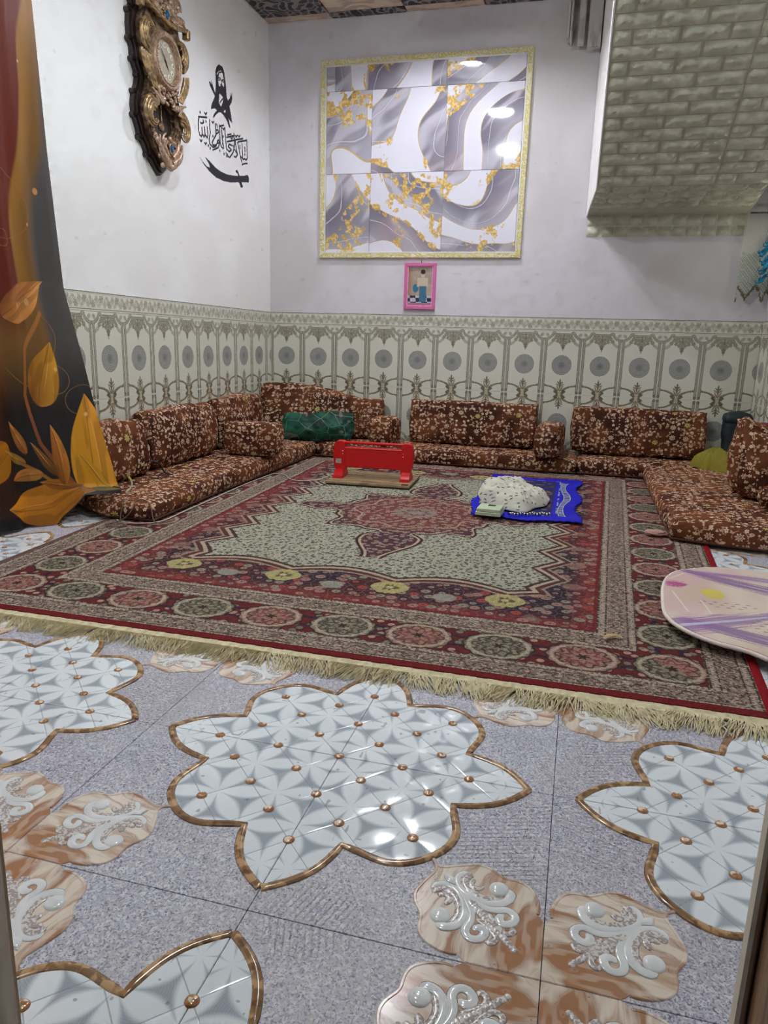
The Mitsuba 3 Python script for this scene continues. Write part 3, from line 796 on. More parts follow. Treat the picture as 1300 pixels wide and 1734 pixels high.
# ================================================================== RUG
RUGY = -4.19
def rug_xy(u, v):
    k = 1 + .037 * v
    return 1.86 + (u - RW / 2) * k, RUGY + v
rt = thing("patterned_rug", "large red and cream oriental rug with medallion and fringe, covering the middle of the floor", "rug")
nu, nv = 150, 200
Ug, Vg = np.meshgrid(np.linspace(0.018, RW - .018, nu + 1), np.linspace(.004, RL, nv + 1), indexing="ij")
Xg, Yg = rug_xy(Ug, Vg)
Zg = .0125 + .004 * (meshkit.fbm(np.stack([Xg * 2.2, Yg * 2.2, Xg * 0], -1), 2, 4) - .5)
top = np.stack([Xg, Yg, Zg], -1).reshape(-1, 3)
i = np.arange((nu + 1) * (nv + 1)).reshape(nu + 1, nv + 1)
q = np.stack([i[:-1, :-1], i[1:, :-1], i[1:, 1:], i[:-1, 1:]], -1).reshape(-1, 4)
f = np.vstack([q[:, [0, 1, 2]], q[:, [0, 2, 3]]])
rim = np.concatenate([i[:, 0], i[-1, 1:], i[-2::-1, -1], i[0, -2:0:-1]])
n0 = len(top); low = top[rim].copy(); low[:, 2] = .0045
nr = len(rim); a = rim; b = np.roll(rim, -1); la = n0 + np.arange(nr); lb = n0 + (np.arange(nr) + 1) % nr
f = np.vstack([f, np.stack([a, la, lb], 1), np.stack([a, lb, b], 1)])
V = np.vstack([top, low]); UV = np.vstack([np.stack([Ug.ravel(), Vg.ravel()], 1), np.stack([Ug.ravel(), Vg.ravel()], 1)[rim]])
put(rt + "__pile", mikit.ply(trimesh.Trimesh(V, f, process=False), "m_rug_b", smooth=False, uv=UV))
def strip(us, vs, w):                                                  # bound edge as a flat rounded cord
    p = np.array([[*rug_xy(a, b), .0095] for a, b in zip(us, vs)])
    return tube(p, w, 8, True, .42)
vs = np.linspace(0, RL, 60)
mat("m_binding_brown", base_color=(92, 62, 54), roughness=.85)
put(rt + "__binding", mikit.ply(strip(np.full(60, .004), vs, .012), "m_binding_brown", smooth=60), label="brown bound edge")
put(rt + "__binding", mikit.ply(strip(np.full(60, RW - .004), vs, .016), "m_binding", smooth=60), label="red bound edge")
us = np.linspace(0, RW, 90)
put(rt + "__selvedge", mikit.ply(cat([box(*sorted([rug_xy(us[k], 0)[0], rug_xy(us[k + 1], 0)[0]]), RUGY - .030, RUGY + .006, .004, .0085 + .001 * (k % 2)) for k in range(89)]), "m_fringe"), label="cream woven end band")
st = []
r_ = np.random.default_rng(3)
for k in range(1900):
    u = r_.uniform(0, RW); x, y = rug_xy(u, 0)
    clump = math.sin(u * 40) * .02 + math.sin(u * 13 + 1) * .025
    ln_ = r_.uniform(.055, .105); lean = clump + r_.normal(0, .016)
    pts = [(x, y - .027, .008), (x + lean * .3, y - .03 - ln_ * .4, .011 + r_.uniform(0, .006)), (x + lean * .8 + r_.normal(0, .004), y - .03 - ln_ * .75, .006 + r_.uniform(0, .006)), (x + lean * 1.2, y - .03 - ln_, .0025)]
    st.append(tube(pts, [.0017, .0018, .0016, .0010], 3, False))
put(rt + "__fringe", mikit.ply(cat(st), "m_fringe"), kind="stuff", label="cream cotton fringe along the near end")

# ================================================================== FLOOR SEATING
VEL = "m_velvet_b"
def mattress(name, x0, x1, y0, y1, h, seed, label, z0=.016, corner=None):
    m = cushion(x1 - x0, y1 - y0, h, r=min(.045, h * .42), step=.028, puff=.010, wr=.006, wfreq=5, seed=seed)
    v = m.vertices.copy(); v[:, 2] = np.where(v[:, 2] < -h * .42, np.maximum(v[:, 2], -h / 2), v[:, 2]); m.vertices = v
    m = mv(m, ((x0 + x1) / 2, (y0 + y1) / 2, z0 + h / 2))
    if corner is not None:
        v = m.vertices.copy(); corner(v); m.vertices = v
    v = m.vertices.copy(); v[:, 2] = np.maximum(v[:, 2], z0); m.vertices = v
    t = thing(name, label, "floor mattress", "flowered floor mattresses along the walls")
    put(t + "__cover", mikit.ply(m, VEL, smooth=True))
    # piped seam along the lower front edge
    e = .006
    pts = [(x0 + e, y0 + e, z0 + .012), (x1 - e, y0 + e, z0 + .012), (x1 - e, y1 - e, z0 + .012), (x0 + e, y1 - e, z0 + .012), (x0 + e, y0 + e, z0 + .012)]
    pp = np.vstack([np.linspace(pts[k], pts[k + 1], 24)[:-1] for k in range(4)] + [[pts[0]]])
    if corner is not None: corner(pp)
    put(t + "__piping", mikit.ply(tube(pp, .007, 6), "m_piping", smooth=60))
    return t
mat("m_piping", base_color=(70, 34, 22), roughness=.8, sheen=.4)
def lcorner(v):
    k = np.clip((-2.2 - v[:, 1]) / .75, 0, 1)
    v[:, 0] += .03 * k * (v[:, 0] > .3); v[:, 1] += np.where(v[:, 0] < .35, .18 * k * (.35 - v[:, 0]) / .35, 0)
    v[:, 2] -= .03 * k ** 2 * (v[:, 2] > .06)
mattress("floor_mattress", .012, .600, -2.95, -.012, .118, 1, "long brown flowered floor mattress along the left wall, partly under the curtain", corner=lcorner)
mattress("floor_mattress", .606, 2.735, -.50, -.012, .120, 2, "longest brown flowered floor mattress along the back wall, behind the red heater")
mattress("floor_mattress", 2.741, 3.985, -.47, -.012, .112, 3, "shorter brown flowered floor mattress at the right end of the back wall")
def rcorner(v):
    k = np.clip((-1.6 - v[:, 1]) / .8, 0, 1)
    v[:, 1] += np.where(v[:, 0] < 3.4, .05 * k * (3.4 - v[:, 0]) / .2, -.10 * k * (v[:, 0] - 3.4) / .6)
mattress("floor_mattress", 3.225, 3.985, -2.36, -.475, .115, 4, "brown flowered floor mattress along the right wall, at the edge of the rug", corner=rcorner)

MT = .128                                                              # top of the mattresses
def cush(name, sx, sy, sz, loc, rot, seed, label, category="cushion", group=None, r=.045, puff=.02, wr=.008, wf=8, warp=None, m_=VEL):
    m = cushion(sx, sy, sz, r=r, step=.02, puff=puff, wr=wr, wfreq=wf, seed=seed)
    if warp: m.vertices = warp(m.vertices.copy())
    m = mv(m, loc, rot)
    dz = MT + .002 - m.vertices[:, 2].min()
    m.apply_translation((0, 0, dz))
    t = thing(name, label, category, group)
    put(t + "__cover", mikit.ply(m, m_, smooth=True))
    return t, m
BR = "flowered backrests leaning on the walls"
def ears(p, sx, sz, k=.02):                                            # pulled-out upper corners
    a = np.clip(np.abs(p[:, 0]) / (sx / 2), 0, 1) ** 6 * np.clip(p[:, 2] / (sz / 2), 0, 1) ** 6
    p[:, 2] += k * a; p[:, 0] += np.sign(p[:, 0]) * k * a
    return p
# back wall
cush("backrest", 1.03, .15, .335, (1.865, -.118, .3), [("x", -9)], 11, "long dark flowered backrest in the middle of the back wall, right of the heater", "backrest", BR, warp=lambda p: ears(p, 1.03, .335))
cush("backrest", .985, .15, .345, (3.178, -.110, .3), [("x", -9)], 12, "long dark flowered backrest at the right end of the back wall, beside the bag", "backrest", BR, warp=lambda p: ears(p, .985, .345, .01))
def bend(p):
    k = np.clip((.05 - p[:, 0]) / .5, 0, 1)
    p[:, 1] -= .26 * k ** 1.6
    p[:, 2] += .055 * np.clip((.42 - p[:, 0]) / .5, 0, 1) ** 1.3 * np.clip((p[:, 2] + .16) / .32, 0, 1) - .02 * np.sin(p[:, 0] * 5) * (p[:, 2] > 0)
    return p
cush("backrest", .99, .16, .345, (.585, -.12, .3), [("x", -7)], 13, "wrinkled brown flowered backrest curved into the far corner, behind the green pillow", "backrest", BR, wr=.016, wf=7, warp=bend)
# left wall
cush("backrest", .88, .17, .345, (.115, -1.825, .3), [("x", -6), ("z", 90)], 14, "brown flowered backrest with a rolled top at the middle of the left wall", "backrest", BR, r=.07, wr=.012, warp=lambda p: ears(p, .88, .345, .012))
cush("backrest", .74, .15, .36, (.11, -.925, .3), [("x", -7), ("z", 90)], 15, "brown flowered backrest on the left wall, half hidden behind the armrest block", "backrest", BR, wr=.012)
cush("backrest", .62, .16, .315, (.125, -2.61, .3), [("x", -8), ("z", 90)], 16, "darkest flowered backrest, next to the curtain on the left wall", "backrest", BR, wr=.014)
# armrest blocks
AR = "flowered armrest blocks on the floor mattresses"
cush("armrest_block", .40, .17, .225, (.470, -1.39, .3), [("z", 6)], 17, "brown flowered armrest block lying across the left mattress", "armrest", AR, r=.04, puff=.012)
cush("armrest_block", .21, .25, .215, (1.175, -.365, .3), [("z", -8)], 18, "brown flowered armrest block on the back mattress, behind the red heater", "armrest", AR, r=.045, puff=.012)
cush("armrest_block", .185, .44, .232, (2.515, -.36, .3), [("z", -4)], 19, "brown flowered armrest block between the two long backrests of the back wall", "armrest", AR, r=.045, puff=.012)
# green pillow
def green_fn(p, n, uv):
    a, b = p.x * 9 + p.y * 4, p.z * 14
    f1, f2, w = voronoi(a * .8, b * .8)
    c = mix(L3(12, 48, 40), L3(34, 92, 74), smoothstep(.3, .7, fbm(a, b, 2.0, 3)))
    c = mix(c, L3(110, 146, 124), line(f2 - f1, .035, .02) * .7)
    return mix(c, L3(150, 128, 118), smoothstep(.74, .80, fbm(a * 1.6 + 4, b * 1.6, 6.0, 2)) * .5)
mat("m_green", base_color=proc(green_fn), roughness=.55, sheen=.5, specular=.3)
bump("m_green_b", "m_green", lambda p, n, uv: fbm(p.x * 22, p.y * 22, p.z * 22, 2), .02, 3e-3)
def pil(p):
    e = np.clip(1 - (np.abs(p[:, 0]) / .30) ** 3, 0, 1) * np.clip(1 - (np.abs(p[:, 2]) / .115) ** 4, 0, 1)
    p[:, 1] *= .25 + .75 * e
    p[:, 2] += .025 * (np.abs(p[:, 0]) / .3) ** 2 * np.sign(p[:, 2]) * (p[:, 2] > 0) + .012 * np.sin(p[:, 0] * 9)
    return p
cush("pillow", .58, .16, .20, (.60, -.40, .3), [("x", -18), ("z", 10)], 20, "dark green velvet pillow with pale leaf lines, in the far left corner", "pillow", None, r=.05, wr=.014, wf=9, warp=pil, m_="m_green_b")
# right heap
def slump(p):
    k = np.clip((p[:, 2] + .20) / .40, 0, 1)
    p[:, 2] += .075 * np.exp(-((p[:, 0] + .165) / .075) ** 2) * k ** 3 - .04 * np.clip(p[:, 0] / .2, 0, 1) * k ** 2
    p[:, 1] += .03 * np.sin(p[:, 0] * 16 + p[:, 2] * 9) * (1 - k * .6)
    p[:, 0] += .035 * (1 - k) * (p[:, 0] < 0)
    return p
cush("cushion", .385, .15, .365, (3.795, -1.62, .3), [("x", -14), ("z", -14)], 21, "slumped wrinkled flowered cushion with a pointed corner, standing at the right edge", "cushion", None, r=.06, wr=.034, wf=7, puff=.03, warp=slump)
cush("cushion", .25, .13, .10, (3.845, -1.915, .3), [("z", -8)], 22, "small folded dark flowered cushion at the foot of the slumped one, right edge", "cushion", None, r=.045, wr=.022, wf=8)
mat("m_maroon", base_color=(104, 30, 34), roughness=.7, sheen=.4)
m = mv(cushion(.26, .12, .40, r=.045, step=.02, puff=.02, wr=.012, seed=23), (3.86, -1.40, .44), [("x", -6)])
t = thing("cushion", "plain maroon cushion standing behind the slumped flowered one", "cushion"); m.apply_translation((0, 0, MT + .002 - m.vertices[:, 2].min())); put(t + "__cover", mikit.ply(m, "m_maroon", smooth=True))
# dark bag against the back wall
mat("m_bag", base_color=proc(lambda p, n, uv: mix(L3(20, 28, 32), L3(42, 54, 60), fbm(p.x * 16, p.y * 16, p.z * 16, 3))), roughness=.5, specular=.4)
m = cushion(.165, .11, .385, r=.035, step=.014, puff=.010, wr=.010, seed=31)
v = m.vertices.copy(); k = (v[:, 2] > .10); v[:, 0] *= 1 + .10 * np.clip((v[:, 2] + .19) / .38, 0, 1); m.vertices = v
m = mv(m, (3.898, -.085, MT + .195))
bg = thing("bag", "dark slate bag standing on the mattress in the right back corner", "bag")
put(bg + "__body", mikit.ply(m, "m_bag", smooth=True))
fl_ = mv(cushion(.192, .135, .075, r=.028, step=.014, puff=.006, wr=.006, seed=32), (3.898, -.088, MT + .345))
put(bg + "__flap", mikit.ply(fl_, "m_bag", smooth=True))
# cloths: crumpled heaps
def heap(rx, ry, h, seed, tail=.35, n=84):
    """a crumpled cloth: folds over a low mound, on a grid mapped onto a ragged disc"""
    from scipy.ndimage import gaussian_filter
    g = np.linspace(-1, 1, n + 1)
    A, B = np.meshgrid(g, g, indexing="ij")
    X0, Y0 = A * np.sqrt(1 - B ** 2 / 2), B * np.sqrt(1 - A ** 2 / 2)
    R = np.hypot(X0, Y0); TH = np.arctan2(Y0, X0)
    out = 1 + .26 * np.cos(TH - tail) + .10 * np.sin(TH * 2 + seed) + .09 * np.sin(TH * 5 + 2 * seed) + .05 * np.sin(TH * 9 + seed * 3)
    X, Y = rx * X0 * out, ry * Y0 * out
    P = np.stack([X, Y, np.zeros_like(X)], -1)
    w1, w2 = meshkit.fbm(P * 6 + seed, 3, int(seed)), meshkit.fbm(P * 6 + seed + 20, 3, int(seed) + 7)
    Q = P + .16 * np.stack([w1 - .5, w2 - .5, w1 * 0], -1)
    fold = np.zeros_like(X)
    for k in range(5):
        an = seed + k * 1.25; s_ = Q[..., 0] * math.cos(an) + Q[..., 1] * math.sin(an); o_ = Q[..., 1] * math.cos(an) - Q[..., 0] * math.sin(an)
        nz = meshkit.noise(np.stack([s_ * (17 + 4 * k), o_ * 4.0, np.full_like(s_, k * 3.3)], -1), k)
        fold = np.maximum(fold, (1 - np.abs(2 * nz - 1)) ** 3 * (.55 + .45 * meshkit.noise(P * 9 + k * 4, k + 9)))
    mound = np.clip(1 - R ** 2.6, 0, 1) ** .7
    big = meshkit.fbm(P * 5.5 + 3 * seed, 2, 3)
    Z = h * mound * (.02 + 1.22 * big) + .062 * fold * (.35 + .65 * mound) * np.clip((1 - R) * 7, 0, 1) + .004
    Z = gaussian_filter(Z, .5)
    v = np.stack([X, Y, Z], -1).reshape(-1, 3)
    i = np.arange((n + 1) ** 2).reshape(n + 1, n + 1)
    q = np.stack([i[:-1, :-1], i[1:, :-1], i[1:, 1:], i[:-1, 1:]], -1).reshape(-1, 4)
    f = np.vstack([q[:, [0, 1, 2]], q[:, [0, 2, 3]]]); n0 = len(v)
    low = v.copy(); low[:, 2] = 0
    rim = np.concatenate([i[:, 0], i[-1, 1:], i[-2::-1, -1], i[0, -2:0:-1]]); a, b = rim, np.roll(rim, -1)
    f = np.vstack([f, f[:, ::-1] + n0, np.stack([a, a + n0, b + n0], 1), np.stack([a, b + n0, b], 1)])
    return trimesh.Trimesh(np.vstack([v, low]), f, process=False)
def sprig_fn(p, n, uv):
    a, b = p.x + p.y * .3, p.y * .8 + p.z * 1.2
    c = mix(L3(214, 212, 196), L3(196, 196, 180), fbm(a * 12, b * 12, 1.0, 2))
    x, y = a * 30, b * 30
    cx, cy = dr.floor(x), dr.floor(y)
    dx, dy = x - cx - .3 - .4 * cell_rand(cx, cy, 1), y - cy - .3 - .4 * cell_rand(cx, cy, 2)
    ang = 6.28 * cell_rand(cx, cy, 3); e = hyp((dx * dr.cos(ang) + dy * dr.sin(ang)) / .30, (dy * dr.cos(ang) - dx * dr.sin(ang)) / .17)
    return mix(c, L3(84, 86, 84), dr.select(cell_rand(cx, cy, 4) < .55, line(e, 1.0, .15), 0) * .85)
mat("m_sprig", base_color=proc(sprig_fn), roughness=.8, sheen=.3, specular=.2)
pr = thing("prayer_mat", "bright royal blue prayer mat with frayed wavy edges lying on the rug", "prayer mat")
def prayer_fn(p, n, uv):
    u, v = uv.x, uv.y                                                  # u 0...0.62 across, v 0...1.25 along
    f1 = noise(u * 260, v * 260, 1.0)
    blue = mix(L3(18, 16, 150), L3(30, 28, 190), f1)
    c = mi.Color3f(blue)
    d = MIN(MIN(u, .62 - u), MIN(v, 1.25 - v))
    cream = L3(168, 164, 120)
    inner = MIN(MIN(u - .05, .50 - u), MIN(v - .10, 1.15 - v))
    c = mix(c, mix(L3(26, 28, 96), L3(40, 36, 70), noise(u * 70, v * 40, 3.0)), line(-inner, -.03, .004))
    br = ABS(u - .530 - .012 * dr.cos((v - .62) * 9))
    tooth = .5 + .5 * dr.sin(v * 170)
    inb = (v > .12) & (v < 1.12)
    c = mix(c, cream, dr.select(inb, line(br, .011, .003) * (.05 + .8 * smoothstep(.45, .65, tooth)), 0)); c = mix(c, L3(150, 170, 120), dr.select(inb, line(ABS(br - .016), .003, .002), 0))
    c = mix(c, L3(134, 140, 150), line(ABS(inner - .005), .005, .003) * smoothstep(.35, .6, noise(u * 40, v * 40, 7.0)))
    motif = smoothstep(.60, .68, noise(u * 26, v * 34, 12.0)) * line(-inner, -.05, .01)
    c = mix(c, L3(120, 96, 70), motif * .8)
    c = mix(c, L3(96, 50, 60), line(hyp((u - .34) / .10, (v - .50) / .05), 1.0, .1) * .7)
    return c * (.8 + .35 * f1)
mat("m_prayer", base_color=proc(prayer_fn), roughness=.8, sheen=.5, specular=.2)
nu, nv = 48, 84
Ug, Vg = np.meshgrid(np.linspace(0, .62, nu + 1), np.linspace(0, 1.25, nv + 1), indexing="ij")
wob = .012 * (meshkit.fbm(np.stack([Ug * 7, Vg * 7, Ug * 0], -1), 2, 5) - .5)
ex = np.clip(1 - np.minimum(Ug, .62 - Ug) / .12, 0, 1); ey = np.clip(1 - np.minimum(Vg, 1.25 - Vg) / .12, 0, 1)
Xg = 2.155 + Ug * .985 + ex * (.020 * np.sin(Vg * 11 + 1) + .006 * np.sin(Vg * 130) * (ex > .95)) - .03 * (Vg / 1.25) * (1 - Ug / .62)
Yg = -2.165 + Vg * 1.075 + ey * (.022 * np.sin(Ug * 14) + .008 * np.sin(Ug * 160) * (ey > .95))
Zg = .0285 + wob + .006 * ex * np.clip(np.sin(Vg * 21), 0, 1)
top = np.stack([Xg, Yg, Zg], -1).reshape(-1, 3)
i = np.arange((nu + 1) * (nv + 1)).reshape(nu + 1, nv + 1)
q = np.stack([i[:-1, :-1], i[1:, :-1], i[1:, 1:], i[:-1, 1:]], -1).reshape(-1, 4)
f = np.vstack([q[:, [0, 1, 2]], q[:, [0, 2, 3]]]); n0 = len(top)
V = np.vstack([top, top - [0, 0, .005]]); UV = np.stack([Ug.ravel(), Vg.ravel()], 1)
rim = np.concatenate([i[:, 0], i[-1, 1:], i[-2::-1, -1], i[0, -2:0:-1]]); a, b = rim, np.roll(rim, -1)
f = np.vstack([f, f[:, ::-1] + n0, np.stack([a, a + n0, b + n0], 1), np.stack([a, b + n0, b], 1)])
put(pr + "__cloth", mikit.ply(trimesh.Trimesh(V, f, process=False), "m_prayer", smooth=True, uv=np.vstack([UV, UV])))
hp = heap(.215, .285, .118, 3.1)
t = thing("white_cloth", "crumpled white cotton cloth with small grey sprigs, heaped on the blue prayer mat", "cloth"); put(t + "__fabric", mikit.ply(mv(hp, (2.318, -1.74, .038), [("z", -8)]), "m_sprig", smooth=True))
mat("m_yellow", base_color=proc(lambda p, n, uv: mix(L3(150, 142, 52), L3(128, 120, 40), fbm(p.x * 14, p.y * 14, p.z * 14, 2))), roughness=.7, sheen=.4, specular=.25)
t = thing("yellow_cloth", "crumpled mustard yellow cloth on the right mattress, in front of the dark bag", "cloth"); put(t + "__fabric", mikit.ply(mv(heap(.125, .18, .150, 5.2), (3.70, -.50, MT + .002), [("z", 30)]), "m_yellow", smooth=True))
# pale green box with a dark window, and the prayer beads
mat("m_palebox", base_color=(176, 190, 160), roughness=.4)
mat("m_black", base_color=(22, 22, 24), roughness=.35)
t = thing("small_box", "flat pale green box with a dark window, on the near corner of the prayer mat", "box")
bm = Mxy((2.205, -2.215, .037), (.995, -.05, 0), (.05, .995, 0), (0, 0, 1))
def put_m(k, mesh, b, smooth=False, **kw):
    mesh = mesh.copy(); mesh.apply_transform(bm); put(k, mikit.ply(mesh, b, smooth=smooth), **kw)
put_m(t + "__base", box(0, .142, 0, .15, 0, .020, .002), "m_palebox"); put_m(t + "__lid", box(.004, .138, .004, .146, .021, .040, .003), "m_palebox")
put_m(t + "__window", box(.055, .098, .085, .125, .0395, .0412), "m_black", label="dark display window")
bd = []
for k in range(34):
    a = k / 33
    x, y = 2.385 + .22 * a, -2.128 + .09 * a + .014 * math.sin(a * 25)
    s_ = trimesh.creation.icosphere(1, .0075); s_.apply_translation((x, y, .041)); bd.append((s_, k % 2))
t = thing("prayer_beads", "string of black and white prayer beads lying beside the pale green box", "prayer beads")
mat("m_white_bead", base_color=(226, 226, 220), roughness=.2)
for k, (s_, c) in enumerate(bd): put(t + "__bead", mikit.ply(s_, "m_white_bead" if c else "m_black", smooth=True))

# ================================================================== RED HEATER ON A BOARD
def wood_fn(p, n, uv):
    t = fbm(p.x * 6, p.y * 60, 2.0, 3)
    c = mix(L3(120, 100, 70), L3(150, 130, 96), smoothstep(.35, .65, t))
    return mix(c, L3(88, 70, 48), smoothstep(.62, .8, fbm(p.x * 11, p.y * 15, 5.0, 2)) * .6)
mat("m_board", base_color=proc(wood_fn), roughness=.6)
mat("m_dark_edge", base_color=(50, 42, 30), roughness=.8)
t = thing("wooden_board", "flat scuffed wooden board under the red heater", "board")
HM = lambda m: mv(m, (1.372, -1.365, 0), [("z", 3.0)])
put(t + "__panel", mikit.ply(HM(box(-.292, .292, -.222, .215, .024, .040, .002)), "m_board"))
put(t + "__bottom_lip", mikit.ply(HM(box(-.285, .285, -.219, .21, .0175, .0238)), "m_dark_edge"))
put(t + "__corner_patch", mikit.ply(HM(box(.232, .278, -.215, -.165, .0395, .0408)), "m_black"), label="black patch at the right front corner")
mat("m_red", base_color=(196, 8, 14), roughness=.32, specular=.5)
mat("m_red2", base_color=(206, 40, 36), roughness=.45)
mat("m_heater_in", base_color=(150, 148, 146), roughness=.35, metallic=.6)
h = thing("electric_heater", "red metal electric heater with two feet, standing on a wooden board on the rug", "heater")
HH = lambda m: mv(m, (1.372, -1.385, .0405), [("z", 4.5)])
def colprof(s):                                                        # front view of a side column, x outward
    pts = [(.195, .050), (.200, .235), (.205, .248), (.222, .254), (.255, .252), (.268, .240), (.277, .20), (.279, .14), (.272, .09), (.262, .055), (.258, .026), (.205, .026)]
    return Polygon([(s * a, b) for a, b in pts])
Mfront = Mxy((0, .036, 0), (1, 0, 0), (0, 0, 1), (0, -1, 0))
for s in (-1, 1):
    c_ = prism(colprof(s), .072, Mfront)
    c_.fix_normals()
    put(h + "__side_column", mikit.ply(HH(c_), "m_red", smooth=35))
    ft = trimesh.convex.convex_hull(np.array([(s * x, y, z) for x, y, z in ((.200, -.092, 0), (.268, -.092, 0), (.200, .092, 0), (.268, .092, 0), (.202, -.088, .020), (.266, -.088, .020), (.202, .088, .020), (.266, .088, .020), (.206, -.036, .058), (.262, -.036, .058), (.206, .036, .058), (.262, .036, .058))]))
    put(h + "__foot", mikit.ply(HH(ft), "m_red"))
    for z in (.165, .185):
        d = trimesh.creation.icosphere(1, .0032); d.apply_translation((s * .212, -.0365, z)); put(h + "__screw", mikit.ply(HH(d), "m_white_bead", smooth=True))
put(h + "__front_panel", mikit.ply(HH(box(-.202, .202, -.030, -.022, .072, .205, .003)), "m_red"))
put(h + "__rear_panel", mikit.ply(HH(box(-.202, .202, .022, .030, .072, .205, .003)), "m_red"))
put(h + "__bottom_panel", mikit.ply(HH(box(-.202, .202, -.024, .024, .070, .078, .002)), "m_red"))
put(h + "__front_ledge", mikit.ply(HH(box(-.202, .202, -.034, -.010, .202, .210, .003)), "m_red2"), label="worn pinkish top ledge")
put(h + "__rear_ledge", mikit.ply(HH(box(-.202, .202, .014, .034, .202, .210, .003)), "m_red2"))
put(h + "__handle_bar", mikit.ply(HH(tube([(-.205, 0, .241), (.205, 0, .241)], .0115, 14, True, .9)), "m_red", smooth=50))
put(h + "__element", mikit.ply(HH(tube([(-.2, 0, .130), (.2, 0, .130)], .010, 10)), "m_heater_in", smooth=50))
put(h + "__rating_label", mikit.ply(HH(box(-.262, -.222, -.0372, -.0362, .098, .130)), "m_sticker"), label="grey paper label without legible writing")
mat("m_sticker", base_color=proc(lambda p, n, uv: mix(L3(170, 166, 160), L3(110, 108, 104), smoothstep(.55, .62, noise(p.x * 300, 1.0, p.z * 500)))), roughness=.6)
mat("m_cable", base_color=(196, 190, 176), roughness=.45)
cb = [(1.125, -1.43, .075), (1.085, -1.455, .055), (1.035, -1.47, .030), (.985, -1.53, .022), (.90, -1.585, .020), (.80, -1.53, .020), (.70, -1.40, .019), (.645, -1.39, .018), (.618, -1.50, .018), (.612, -1.70, .018), (.616, -1.90, .019), (.628, -2.2, .018), (.640, -2.55, .018), (.652, -2.80, .018), (.640, -2.93, .018), (.560, -3.0, .020), (.45, -3.005, .03)]
t = thing("power_cable", "thin off white cable running from the red heater along the left mattress to the curtain", "cable")
put(t + "__cord", mikit.ply(tube(spline(cb, 150), .0034, 7), "m_cable", smooth=60))
put(t + "__strain_relief", mikit.ply(tube([(1.135, -1.425, .080), (1.112, -1.442, .068)], [.0065, .0045], 8), "m_cable", smooth=60))

# ================================================================== PRINTED BOARD AT THE RIGHT
def feather_fn(p, n, uv):
    x, y = p.x, p.y
    c = mix(L3(214, 198, 182), L3(200, 176, 160), smoothstep(.35, .7, fbm(x * 5, y * 3, 2.0, 2)))
    c = mix(c, L3(206, 168, 176), smoothstep(.45, .75, fbm(x * 6 + 4, y * 4, 7.0, 2)) * .5)
    def feather(c, ax, ay, bx2, by2, cvx, w, col):
        L = math.hypot(bx2 - ax, by2 - ay); dx, dy = (bx2 - ax) / L, (by2 - ay) / L
        s = ((x - ax) * dx + (y - ay) * dy) / L; o = (y - ay) * dx - (x - ax) * dy
        o = o - cvx * s * (1 - s)
        strand = noise(s * 5 + o * 40, (o - .35 * s * w) * 260, 3.0)
        env = (1 - smoothstep(.5, 1.0, ABS(o) / (w * (.35 + s * 1.1)) + .9 * (strand - .5))) * smoothstep(-.04, .06, s)
        c = mix(c, col, env * .8)
        return mix(c, L3(196, 196, 214), line(ABS(o), .006 * (.4 + s), .004) * smoothstep(.2, .5, s) * .8)
    pu = L3(116, 78, 138); pu2 = L3(140, 104, 158)
    c = feather(c, 3.19, -2.98, 3.80, -3.30, -.10, .075, pu)
    c = feather(c, 3.22, -3.00, 3.95, -3.10, .05, .05, pu2)
    c = feather(c, 3.11, -3.60, 3.80, -3.98, .06, .075, pu)
    c = feather(c, 3.62, -3.36, 3.24, -3.60, .02, .05, pu2)
    m1 = hyp((x - 3.148) / .05, (y + 3.20) / .045) + .7 * (noise(x * 60, y * 200, 4.0) - .5)
    c = mix(c, L3(170, 62, 128), line(m1, .8, .15) * .9)
    k = hyp((x - 3.277) / .042, (y + 3.28) / .062) + .2 * (noise(x * 90, y * 90, 4.0) - .5)
    c = mix(c, L3(206, 190, 76), line(k, 1.0, .12) * .9)
    for a, b, rx2, ry2 in ((3.31, -3.40, .10, .04), (3.42, -3.60, .07, .09)):
        e = hyp((x - a) / rx2, (y - b) / ry2)
        q = fr(x * 26 + dr.floor(y * 38) * .5) - .5; q2 = fr(y * 38) - .5
        c = mix(c, L3(120, 96, 90), line(e, 1.0, .1) * line(hyp(q, q2 * 1.6), .24, .08) * .8)
    cr = MIN(seg(x, y, 3.128, -3.30, 3.158, -3.52), MIN(seg(x, y, 3.22, -3.38, 3.236, -3.52), seg(x, y, 3.13, -3.14, 3.20, -3.04)))
    return mix(c, L3(224, 214, 202), line(cr, .0035, .002) * .7)
mat("m_feather", base_color=proc(feather_fn), roughness=.38, specular=.45)
mat("m_piped_edge", base_color=(222, 210, 202), roughness=.6)
mat("m_grey_metal", base_color=(60, 58, 60), roughness=.4, metallic=.6)
ol = [(3.079, -3.476), (3.090, -3.33), (3.106, -3.204), (3.135, -3.09), (3.183, -3.002), (3.262, -2.936), (3.350, -2.893), (3.458, -2.885), (3.60, -2.885), (3.80, -2.88), (3.90, -2.90), (3.94, -3.0), (3.96, -3.4), (3.95, -3.80), (3.90, -3.92), (3.80, -3.955), (3.60, -3.945), (3.45, -3.91), (3.344, -3.866), (3.297, -3.820), (3.24, -3.795), (3.190, -3.765), (3.140, -3.715), (3.096, -3.639), (3.078, -3.56)]
opoly = Polygon(spline(ol, 120, True)).buffer(0)
bt = thing("ironing_board", "rounded board with cream and purple feather print, lying at the right edge of the rug", "ironing board")
top_ = cat([prism(opoly, .012, trimesh.transformations.translation_matrix((0, 0, .043))), prism(opoly.buffer(-.005), .004, trimesh.transformations.translation_matrix((0, 0, .055)))])
put(bt + "__cover", mikit.ply(top_, "m_feather"))
oc = np.array(opoly.exterior.coords)
